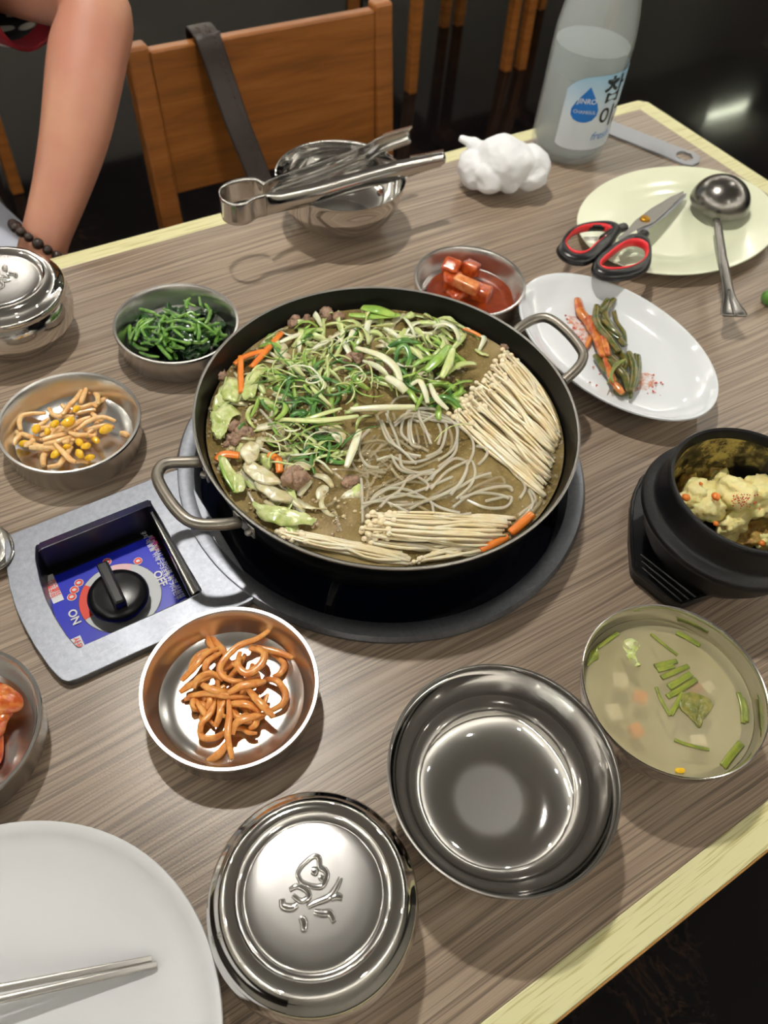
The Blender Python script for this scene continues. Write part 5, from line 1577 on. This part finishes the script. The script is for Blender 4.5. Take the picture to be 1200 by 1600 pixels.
# ------------------------------------------------------------------ tongs over the far bowl
ton = thing('tongs', 'steel food tongs with serrated tips lying across the far steel bowl', 'tongs', P(500, 275, .056))
c0 = ton.location.copy()
TZ = 0.0665
def strip(px, hh, name, th=0.0009, bulge=0.0, teeth=None, side=1):
    q = spline([P(x, y, TZ + dz) - c0 for x, y, dz in px], 44)
    n = len(q)
    mb = MB()
    vs, fs = [], []
    K = 6
    sds = []
    for i, p in enumerate(q):
        t_ = (q[min(i + 1, n - 1)] - q[max(0, i - 1)])
        t_.z = 0
        t_.normalize()
        s_ = Vector((-t_.y, t_.x, 0)) * side
        u = i / (n - 1)
        h_ = hh(u)
        for k in range(K + 1):
            v = (k / K - .5) * 2
            vs.append(p + Vector((0, 0, v * h_)) + s_ * (bulge * (1 - v * v)) * min(1, u * 8))
    for i in range(n - 1):
        for k in range(K):
            a_ = i * (K + 1) + k
            fs.append((a_, a_ + 1, a_ + K + 2, a_ + K + 1))
    mb.add(vs, fs)
    o_ = mb.build(name, M['steel'], ton, solid=th, auto=0)
    if teeth:
        for i in range(int(n * teeth), n - 1):
            for frac in (.25, .75):
                p = q[i].lerp(q[i + 1], frac)
                h_ = hh(i / (n - 1))
                m2 = MB()
                m2.add([p + Vector((-.0012, 0, -h_)), p + Vector((.0012, 0, -h_)), p + Vector((0, 0, -h_ - .003)), p + Vector((-.0012, .0015, -h_)), p + Vector((.0012, .0015, -h_)), p + Vector((0, .0015, -h_ - .003))],
                       [(0, 1, 2), (5, 4, 3), (0, 3, 4, 1), (1, 4, 5, 2), (2, 5, 3, 0)])
                m2.add([p + Vector((-.0012, 0, h_)), p + Vector((.0012, 0, h_)), p + Vector((0, 0, h_ + .002)), p + Vector((-.0012, .0015, h_)), p + Vector((.0012, .0015, h_)), p + Vector((0, .0015, h_ + .002))],
                       [(2, 1, 0), (3, 4, 5), (1, 4, 3, 0), (2, 5, 4, 1), (0, 3, 5, 2)])
                m2.build('tooth', M['steel'], o_, smooth=False)
loop = [(412, 297, 0), (398, 290, 0), (378, 291, 0), (358, 297, 0), (345, 308, 0), (348, 322, 0), (365, 330, 0), (385, 328, 0), (400, 319, 0), (416, 315, 0)]
strip([(x, y + 5, dz) for x, y, dz in loop], lambda u: .0115, 'spring_loop')
strip([(412, 302, 0), (440, 290, 0), (490, 273, 0), (540, 254, 0), (575, 240, 0), (600, 225, 0), (643, 210, 0)], lambda u: .0105 if u < .72 else .0105 - .012 * (u - .72), 'arm', bulge=.0045, teeth=.8, side=1)
strip([(416, 320, 0), (440, 314, 0), (490, 303, 0), (540, 289, 0), (585, 276, 0), (615, 268, 0), (650, 258, 0), (692, 247, 0)], lambda u: .0110 if u < .72 else .0110 - .014 * (u - .72), 'arm', bulge=-.0050, teeth=.8, side=1)

# ------------------------------------------------------------------ crumpled tissue
c = P(782, 272, .020)
mb = MB()
for dx, dy, dz, a_, b_, c_, sd_ in ((0, .004, .004, .034, .030, .028, 2), (-.006, .006, .010, .022, .022, .022, 3), (-.024, .006, -.004, .024, .026, .020, 5), (-.014, -.012, -.004, .024, .020, .019, 6),
                                    (.014, -.002, .006, .026, .024, .021, 4), (.030, .004, .000, .024, .027, .021, 8), (.034, -.012, -.006, .018, .016, .015, 9), (.006, -.019, -.008, .016, .011, .013, 11), (-.030, -.006, -.009, .016, .016, .012, 12)):
    mb.blob(c + CR * dx + Vector((CU.x, CU.y, 0)) * dy + Vector((0, 0, dz)), (a_, b_, c_), 4, .15, 1.1, sd_, sd_ * .7)
mb.tube(spline([P(768, 252, .026), P(750, 243, .031), P(732, 233, .034), P(716, 226, .036)], 10), [(.015, .010)] * 4 + [(.010, .007)] * 3 + [(.007, .005), (.006, .004), (.005, .004), (.004, .003)], 10)
o = mb.build('crumpled_tissue', M['tissue'], auto=0, recenter=True)
rm = o.modifiers.new('remesh', 'REMESH')
rm.mode = 'VOXEL'
rm.voxel_size = 0.0016
rm.use_smooth_shade = True
sm = o.modifiers.new('smooth', 'SMOOTH')
sm.iterations = 3
o.location.z = ZT
tag(o, 'crumpled white wet tissue at the far edge beside the bottle', 'tissue')

# ------------------------------------------------------------------ bottle
BTX, BTY, BR = 0.729, 0.672, 0.0448
bot = thing('liquor_bottle', 'frosty clear glass liquor bottle with blue drop label at the far edge', 'bottle', (BTX, BTY, ZT))
op = [(0, .004), (BR * .55, .003), (BR * .72, 0), (BR * .86, .001), (BR * .97, .007), (BR, .016), (BR, .125), (BR * .985, .140), (BR * .93, .158), (BR * .80, .185), (BR * .62, .212), (BR * .45, .240), (BR * .38, .262), (BR * .37, .285), (BR * .40, .286), (BR * .40, .292), (BR * .34, .292),
      (BR * .32, .262), (BR * .40, .240), (BR * .74, .185), (BR * .93, .138), (BR * .945, .018), (BR * .8, .007), (0, .007)]
MB().lathe(op, 64).build('glass', M['bottle_glass'], bot, auto=0)
MB().lathe([(0, .0075), (BR * .79, .0075), (BR * .935, .018), (BR * .935, .122), (BR * .93, .1245), (BR * .6, .1235), (0, .1235)], 64).build('liquor', M['bottle_liquid'], bot, auto=60)
MB().lathe([(BR * .43, .270), (BR * .44, .294), (BR * .40, .298), (0, .298)], 32).build('cap', M['cap'], bot)
a_cam = math.atan2(-BTY, -BTX)
def lab_pt(deg, z, r=0.0):
    a = a_cam + math.radians(deg)
    return Vector(((BR + r) * math.cos(a), (BR + r) * math.sin(a), z))
mb = MB()
ND = 44
vs, fs = [], []
for i in range(ND + 1):
    dg_ = -19 + 150 * i / ND
    top = .0895 + .020 * (1 - math.exp(-(dg_ + 19) / 16))
    lowz = .024 + .004 * math.exp(-(dg_ + 19) / 6)
    for k in range(5):
        vs.append(lab_pt(dg_, lowz + (top - lowz) * k / 4, .0005))
for i in range(ND):
    for k in range(4):
        a_ = i * 5 + k
        fs.append((a_, a_ + 5, a_ + 6, a_ + 1))
def label_mat():
    k = NT('pale blue label')
    cc = k.n('ShaderNodeTexCoord')
    sx_ = k.n('ShaderNodeSeparateXYZ')
    k.l(cc.outputs['Object'], sx_.inputs[0])
    mr = k.n('ShaderNodeMapRange', i_1=.06, i_2=.108)
    k.l(sx_.outputs[2], mr.inputs[0])
    k.l(k.mix(mr.outputs[0], rgb(216, 224, 232), rgb(158, 202, 232)), k.b.inputs['Base Color'])
    k.set(Roughness=.35)
    return k.m
lb = mb.add(vs, fs).build('label', label_mat(), bot, auto=0)
def on_label(deg, z, sx_=1.0, rot=0.0, r=.0011):
    cs, sn = math.cos(rot), math.sin(rot)
    return lambda x, y: lab_pt(deg + math.degrees((x * cs - y * sn) * sx_ / BR), z + x * sn + y * cs, r)
dm = on_label(13, .0745, r=.0008)
dp = [(0, .0215), (.006, .013), (.012, .004), (.0155, -.004), (.0150, -.0105), (.011, -.0155), (.005, -.0178), (0, -.0182), (-.005, -.0178), (-.011, -.0155), (-.0150, -.0105), (-.0155, -.004), (-.012, .004), (-.006, .013)]
vs, fs = [], []
for k in range(5):
    for x, y in dp:
        vs.append(dm(x * k / 4, y * k / 4))
for k in range(4):
    for i in range(len(dp)):
        j = (i + 1) % len(dp)
        fs.append((k * 14 + i, (k + 1) * 14 + i, (k + 1) * 14 + j, k * 14 + j))
MB().add(vs, fs).build('blue_drop', M['drop_blue'], lb, auto=0)
text_mesh('JINRO', .0080, on_label(13, .0800), M['white_print'], 'lettering', lb, bold=.0001)
text_mesh('CHAMISUL', .0054, on_label(13, .0680), M['white_print'], 'lettering', lb)
text_mesh('참', .032, on_label(52, .0900), M['ink'], 'lettering', lb, bold=.0005)
text_mesh('이', .026, on_label(51, .0600), M['ink'], 'lettering', lb, bold=.0005)
text_mesh('슬', .032, on_label(82, .0600), M['ink'], 'lettering', lb, bold=.0005)
text_mesh('fresh', .0135, on_label(49, .0400), M['soft_blue'], 'lettering', lb, shear=.3)

# ------------------------------------------------------------------ flat opener, spoon tip, green pepper
op_c = P(1020, 225, .002)
pa, pb = P(946, 196, .002), P(1088, 252, .002)
dv = Vector((pb.x - pa.x, pb.y - pa.y))
ang = math.atan2(dv.y, dv.x)
L = dv.length
outl = [(-L / 2 - .05, -.017), (L / 2 - .03, -.017), (L / 2 - .010, -.0185), (L / 2, -.014), (L / 2 + .004, 0), (L / 2, .014), (L / 2 - .010, .0185), (L / 2 - .03, .017), (-L / 2 - .05, .017)]
o = MB().plate_holes(outl, [circle(L / 2 - .016, 0, .0105, 24)], 0, .0025).build('bottle_opener', M['grey'], smooth=False, bevel=.0006)
o.location = ((pa.x + pb.x) / 2, (pa.y + pb.y) / 2, ZT)
o.rotation_euler = (0, 0, ang)
tag(o, 'flat grey metal opener with round hole behind the bottle', 'opener')
sp = thing('spoon', 'steel spoon whose tip shows at the left edge beside the control box', 'spoon', P(-40, 860, 0))
c0 = sp.location.copy()
mb = MB()
cc_ = P(-14, 862, .004) - c0
mb.lathe([(0, -.003), (.008, -.002), (.015, .002), (.0165, .0045), (.0160, .0050), (.0145, .003), (.008, -.0008), (0, -.0018)], 32, (cc_.x, cc_.y, .004), 1.0, 1.35)
mb.build('spoon_bowl', M['steel'], sp)
MB().tube(spline([cc_ + Vector((-.012, .015, .003)), cc_ + Vector((-.05, .05, .010)), cc_ + Vector((-.12, .10, .003))], 12), (.004, .0014), 8).build('spoon_handle', M['steel'], sp)
o = MB().tube(spline([P(1192, 468, .006), P(1210, 462, .008), P(1250, 450, .008), P(1290, 445, .006)], 14), [.003, .006, .0075] + [.008] * 8 + [.006, .004, .002, .001], 12).build('green_pepper', M['sc_dark'], auto=0, recenter=True)
tag(o, 'dark green pepper tip at the right picture edge below the ladle', 'pepper')

# ------------------------------------------------------------------ chairs
def make_chair(label, group):
    t = thing('dining_chair', label, 'chair', (0, 0, 0), 0, group)
    W, top = 0.42, 0.735
    yb = 0.40
    for s in (-1, 1):
        x = s * (W / 2 - .016)
        MB().bar((x, yb - .01, 0), (x, yb - .03, .44), .030, .034).build('rear_leg', M['chair'], t, smooth=False, bevel=.004)
        MB().bar((x, yb - .03, .44), (x, yb + .012, top), .032, .036, 0, .032, .024).build('back_post', M['chair'], t, smooth=False, bevel=.004)
        MB().bar((x, .02, 0), (x, .02, .42), .030, .030, 0, .036, .036).build('front_leg', M['chair'], t, smooth=False, bevel=.003)
        MB().bar((x, .03, .385), (x, yb - .04, .385), .02, .05).build('side_rail', M['chair'], t, smooth=False)
        mb = MB().box((x, (.03 + yb - .04) / 2, .39), (.02, yb - .07, .05))
        mb.build('side_rail', M['chair'], t, smooth=False)
    def fn(z0, z1, y0, y1):
        mb = MB()
        x0, x1 = -(W / 2 - .032), W / 2 - .032
        for (a, b) in ((0, 1),):
            vs = [(x0, y0 - .009, z0), (x1, y0 - .009, z0), (x1, y1 - .009, z1), (x0, y1 - .009, z1), (x0, y0 + .009, z0), (x1, y0 + .009, z0), (x1, y1 + .009, z1), (x0, y1 + .009, z1)]
            mb.add(vs, [(0, 1, 2, 3), (7, 6, 5, 4), (0, 4, 5, 1), (3, 2, 6, 7), (0, 3, 7, 4), (1, 5, 6, 2)])
        return mb
    fn(.532, .728, yb - .016, yb + .008).build('backrest', M['chair'], t, smooth=False, bevel=.003)
    MB().box((0, .19, .432), (W + .01, .43, .028)).build('seat', M['leather'], t, smooth=False, bevel=.010, bseg=3)
    MB().box((0, .03, .385), (W - .06, .02, .05)).build('front_rail', M['chair'], t, smooth=False)
    return t
def remove_bad_rails(t):
    for c_ in list(t.children):
        if c_.name.startswith('side_rail') and len(c_.data.vertices) == 8:
            zs = [v.co.z for v in c_.data.vertices]
            if max(zs) - min(zs) < .001:
                bpy.data.objects.remove(c_)
ch = make_chair('orange brown wooden chair at the far side of the table with strap over its backrest', 'wooden dining chairs')
remove_bad_rails(ch)
ch.location = (0.5470, 0.715, 0)
def chair_copy(x, y, rz, label):
    c_ = copy_tree(ch)
    c_.location = (x, y, 0)
    c_.rotation_euler = (0, 0, rz)
    c_['label'] = label
    return c_
chair_copy(-0.06, 0.98, 0, 'wooden chair the person sits on at the far left')
chair_copy(1.746, 2.54, PI, 'distant wooden chair whose two near legs show above the table middle')
chair_copy(2.19, 2.53, PI, 'distant wooden chair whose single leg shows left of the bottle')
chair_copy(0.092, 2.50, PI, 'distant wooden chair leg seen left of the person\'s arm')
# far table
ft = thing('dining_table', 'distant dining table with pale metal foot behind the far chairs', 'table', (1.0, 3.0, 0))
MB().box((0, 0, .715), (2.7, .76, .03)).build('tabletop', M['laminate'], ft, smooth=False, bevel=.002)
for sx in (-.8, .85):
    MB().tube([(sx, 0, .03), (sx, 0, .70)], .035, 16).build('leg', M['blackmatte'], ft)
    MB().box((sx, 0, .015), (.42, .05, .03)).build('foot', M['grey'], ft, smooth=False, bevel=.004)
    MB().box((sx, 0, .0149), (.05, .42, .0298)).build('foot', M['grey'], ft, smooth=False, bevel=.004)
# strap over the backrest
strap = thing('bag_strap', 'dark brown stitched leather strap hanging over the chair backrest', 'strap', (0.5, 1.10, ZT))
c0 = strap.location.copy()
zw = lambda x, y: (180 + x * .3667, y * .3667)
front = [PY(*zw(385, 118), 1.112), PY(*zw(395, 160), 1.094), PY(*zw(450, 320), 1.080), PY(*zw(520, 520), 1.056), PY(*zw(600, 720), 1.030), PY(*zw(660, 880), 1.00), PY(*zw(700, 1000), .985)]
back = [PY(*zw(375, 105), 1.150) + Vector((0, 0, -.004)), PY(*zw(368, 120), 1.155) + Vector((0, 0, -.05)), PY(*zw(366, 120), 1.157) + Vector((0, 0, -.15))]
back[0].z = max(back[0].z, .730)
top_ = [Vector((front[0].x, 1.128, .7395))]
front[0].y = 1.110
front[0].z = .736
back = [Vector((front[0].x + .001, 1.142, .735)), Vector((front[0].x + .002, 1.146, .70)), Vector((front[0].x + .002, 1.146, .62)), Vector((front[0].x, 1.142, .50))]
path = [p - c0 for p in back[::-1] + top_ + front]
q = spline(path, 60)
MB().tube(q, (.0022, .0185), 12, up=(1, 0, 0), sq=.5).build('strap_band', M['leather'], strap, auto=0)
for s in (-.006, .0085):
    qq = []
    for i, p in enumerate(q):
        t_ = (q[min(i + 1, 60)] - q[max(0, i - 1)]).normalized()
        sd = t_.cross(Vector((0, 1, .4))).normalized()
        nn = sd.cross(t_).normalized()
        qq.append((p + sd * s, nn, t_))
    mb = MB()
    for i in range(22, 60):
        p, nn, t_ = qq[i]
        for sg in (-1, 1):
            mb.tube([p + nn * .0023 * sg - t_ * .0022, p + nn * .0028 * sg, p + nn * .0023 * sg + t_ * .0022], .0006, 5)
    tag(mb.build('stitching', M['stitch'], strap, auto=0), None, kind='stuff')

# ------------------------------------------------------------------ person
per = thing('person', 'person in leaf print short sleeves with beaded bracelet, arm resting at the far left', 'person', (-0.06, 1.18, 0))
c0 = per.location.copy()
D = lambda x, y, k: PD(x, y, k) - c0
T = lambda x, y, z: Vector((x, y, ZT + z)) - c0
V, E, Rr = [], [], []
def node(p, r, parent=None):
    V.append(p)
    Rr.append(r if isinstance(r, tuple) else (r, r))
    if parent is not None:
        E.append((parent, len(V) - 1))
    return len(V) - 1
pel = node(T(-.06, 1.21, -.20), (.13, .10))
wst = node(T(-.06, 1.22, -.07), (.115, .085), pel)
chst = node(T(-.06, 1.21, .08), (.13, .09), wst)
nb = node(T(-.06, 1.19, .19), (.07, .06), chst)
nk = node(T(-.06, 1.175, .25), (.048, .05), nb)
hd1 = node(T(-.055, 1.155, .31), (.062, .075), nk)
hd2 = node(T(-.05, 1.15, .38), (.072, .088), hd1)
hd3 = node(T(-.05, 1.155, .44), (.055, .065), hd2)
# arm in view
sh = node(T(.075, 1.20, .155), .062, chst)
ua = node(T(.150, 1.10, .150), .050, sh)
el0 = node(T(.222, .995, .140), .044, ua)
el = node(D(164, 10, .85), .0455, el0)
chain = [(140, 63, .848, .0445), (131, 124, .846, .0425), (120, 200, .846, .0385), (105, 261, .847, .0340), (91, 310, .848, .0300), (76, 355, .849, .0270), (66, 388, .852, .0258)]
pv = el
for x, y, k, r in chain:
    pv = node(D(x, y, k), (r, r * .92), pv)
wr = V[pv]
pm = node(wr + Vector((-.022, -.012, -.045)), (.034, .018), pv)
for i, (fx, fy, L_) in enumerate(((-.026, -.026, .9), (-.010, -.034, 1.0), (.006, -.036, .95), (.020, -.030, .8))):
    k0_ = node(V[pm] + Vector((fx * .55 - .006, fy * .5 - .004, -.030)), .0098, pm)
    k1_ = node(V[k0_] + Vector((fx * .25 - .006, fy * .5, -.030 * L_)), .0088, k0_)
    k2_ = node(V[k1_] + Vector((-.006, -.002, -.024 * L_)), .0080, k1_)
    node(V[k2_] + Vector((-.007, .006, -.016 * L_)), .0070, k2_)
t0_ = node(V[pm] + Vector((-.030, .004, -.004)), .011, pm)
t1_ = node(V[t0_] + Vector((-.020, -.012, -.018)), .0098, t0_)
node(V[t1_] + Vector((-.008, -.014, -.016)), .0085, t1_)
# other arm, resting in the lap
s2_ = node(T(-.205, 1.20, .14), .060, chst)
e2_ = node(T(-.27, 1.10, -.07), .043, s2_)
w2_ = node(T(-.16, .93, -.10), .027, e2_)
p2_ = node(T(-.13, .885, -.105), (.030, .018), w2_)
for i, dx in enumerate((-.024, -.008, .008, .022)):
    a_ = node(V[p2_] + Vector((dx, -.040, -.004)), .0092, p2_)
    b_ = node(V[a_] + Vector((dx * .2, -.028, -.014)), .0082, a_)
    node(V[b_] + Vector((0, -.012, -.016)), .0072, b_)
b_ = node(V[p2_] + Vector((.034, -.012, .004)), .010, p2_)
node(V[b_] + Vector((.012, -.026, -.004)), .0085, b_)
# legs
for sx_ in (-1, 1):
    h_ = node(T(-.06 + sx_ * .085, 1.18, -.21), .085, pel)
    kx = T(.105, .83, -.225) if sx_ > 0 else T(-.19, .84, -.225)
    m_ = node(V[h_].lerp(kx, .5), .078, h_)
    k_ = node(kx, .058, m_)
    s_ = node(kx + Vector((0, .02, -.20)), .052, k_)
    f_ = node(kx + Vector((0, .03, -.41)), .036, s_)
    node(kx + Vector((0, -.09, -.455)), (.038, .026), f_)
me = bpy.data.meshes.new('body')
me.from_pydata([tuple(v) for v in V], E, [])
body = bpy.data.objects.new('body', me)
COL.objects.link(body)
mod = body.modifiers.new('skin', 'SKIN')
mod.use_smooth_shade = True
for i, r in enumerate(Rr):
    me.skin_vertices[0].data[i].radius = r
    me.skin_vertices[0].data[i].use_root = (i == 0)
ms = body.modifiers.new('sub', 'SUBSURF')
ms.levels = ms.render_levels = 2
dg = bpy.context.evaluated_depsgraph_get()
bme = bpy.data.meshes.new_from_object(body.evaluated_get(dg))
bpy.data.objects.remove(body)
bme.materials.clear()
bme.materials.append(M['skin'])
body = bpy.data.objects.new('body', bme)
COL.objects.link(body)
body.parent = per
# face and hair
hc = V[hd2]
MB().blob(hc + Vector((0, .030, .040)), (.086, .090, .078), 4, .05, 3, 2).build('hair', M['hair'], per, auto=0)
for s in (-1, 1):
    eye_ = MB().blob(hc + Vector((s * .028, -.0735, -.004)), (.011, .009, .006), 2, 0, 1).build('eye', M['white_melamine'], per)
    MB().blob(hc + Vector((s * .028, -.0795, -.005)), (.0048, .004, .0048), 2, 0, 1).build('iris', M['hair'], eye_)
    MB().blob(hc + Vector((s * .029, -.078, .014)), (.014, .005, .003), 2, 0, 1).build('eyebrow', M['hair'], per)
    MB().blob(hc + Vector((s * .078, -.005, -.01)), (.008, .018, .026), 3, .1, 2).build('ear', M['skin'], per)
MB().blob(hc + Vector((0, -.092, -.018)), (.013, .016, .018), 3, .05, 2).build('nose', M['skin'], per)
MB().blob(hc + Vector((0, -.076, -.048)), (.022, .010, .006), 3, .05, 2).build('mouth', simple('lips', (168, 92, 84), .45), per)
# clothes
mb = MB()
mb.lathe([(.118, -.25), (.128, -.18), (.120, -.06), (.140, .06), (.150, .13), (.110, .19), (.075, .225)], 40, T(-.06, 1.212, 0), 1.12, .82)
sl = [T(.02, 1.215, .13), V[sh], T(.110, 1.155, .152), T(.160, 1.085, .1475), T(.200, 1.028, .1435)]
mb.tube(spline(sl, 14), [.080] * 4 + [.078] * 4 + [.074] * 4 + [.070, .070, .070], 24, caps=False)
mb.tube(spline([T(-.13, 1.21, .12), V[s2_], T(-.245, 1.14, .02), T(-.262, 1.115, -.03)], 12), [.078] * 6 + [.066] * 7, 24, caps=False)
mb.build('shirt', M['shirt'], per, solid=.003, auto=0)
hem = spline([T(.196, 1.034, .144), T(.202, 1.026, .1435), T(.211, 1.013, .1425), T(.215, 1.008, .142)], 6)
MB().tube(hem, [.0715] * 7, 28, caps=False).build('sleeve_cuff', M['cuff'], per, solid=.004, auto=0)
hem2 = spline([T(.196, 1.034, .144), T(.199, 1.030, .1437), T(.2015, 1.0265, .1435)], 3)
MB().tube(hem2, [.0740] * 4, 28, caps=False).build('cuff_stripe', M['cuff_white'], per, solid=.003, auto=0)
mb = MB()
for sx_ in (-1, 1):
    h0_ = T(-.06 + sx_ * .085, 1.20, -.20)
    kx = T(.105, .83, -.215) if sx_ > 0 else T(-.19, .84, -.215)
    mb.tube(spline([h0_, h0_.lerp(kx, .5), kx, kx + Vector((0, .02, -.06)), kx + Vector((0, .025, -.22)), kx + Vector((0, .03, -.39))], 22), [.092] * 5 + [.086] * 6 + [.074] * 5 + [.068] * 7, 20)
mb.blob(T(-.06, 1.21, -.20), (.165, .12, .06), 3, 0, 1)
mb.build('trousers', M['trousers'], per, auto=0)
# beaded bracelet
br = thing('bead_bracelet', 'bracelet of dark brown wooden beads round the wrist', 'bracelet', V[pv] + c0)
ax = (V[pv - 1] - V[pv]).normalized()
ax2 = (ax + CR * .30).normalized()
s1 = ax2.cross(CF).normalized()
s2 = ax2.cross(s1).normalized()
for i in range(20):
    a = 2 * PI * i / 20
    p = ax * .004 + s1 * (.0345 * math.cos(a)) + s2 * (.031 * math.sin(a))
    r = .0056 + .0006 * math.sin(i * 2.3)
    MB().blob(p, (r, r, r), 2, 0.05, 2, i).build('bead', M['bead'], br, auto=0)
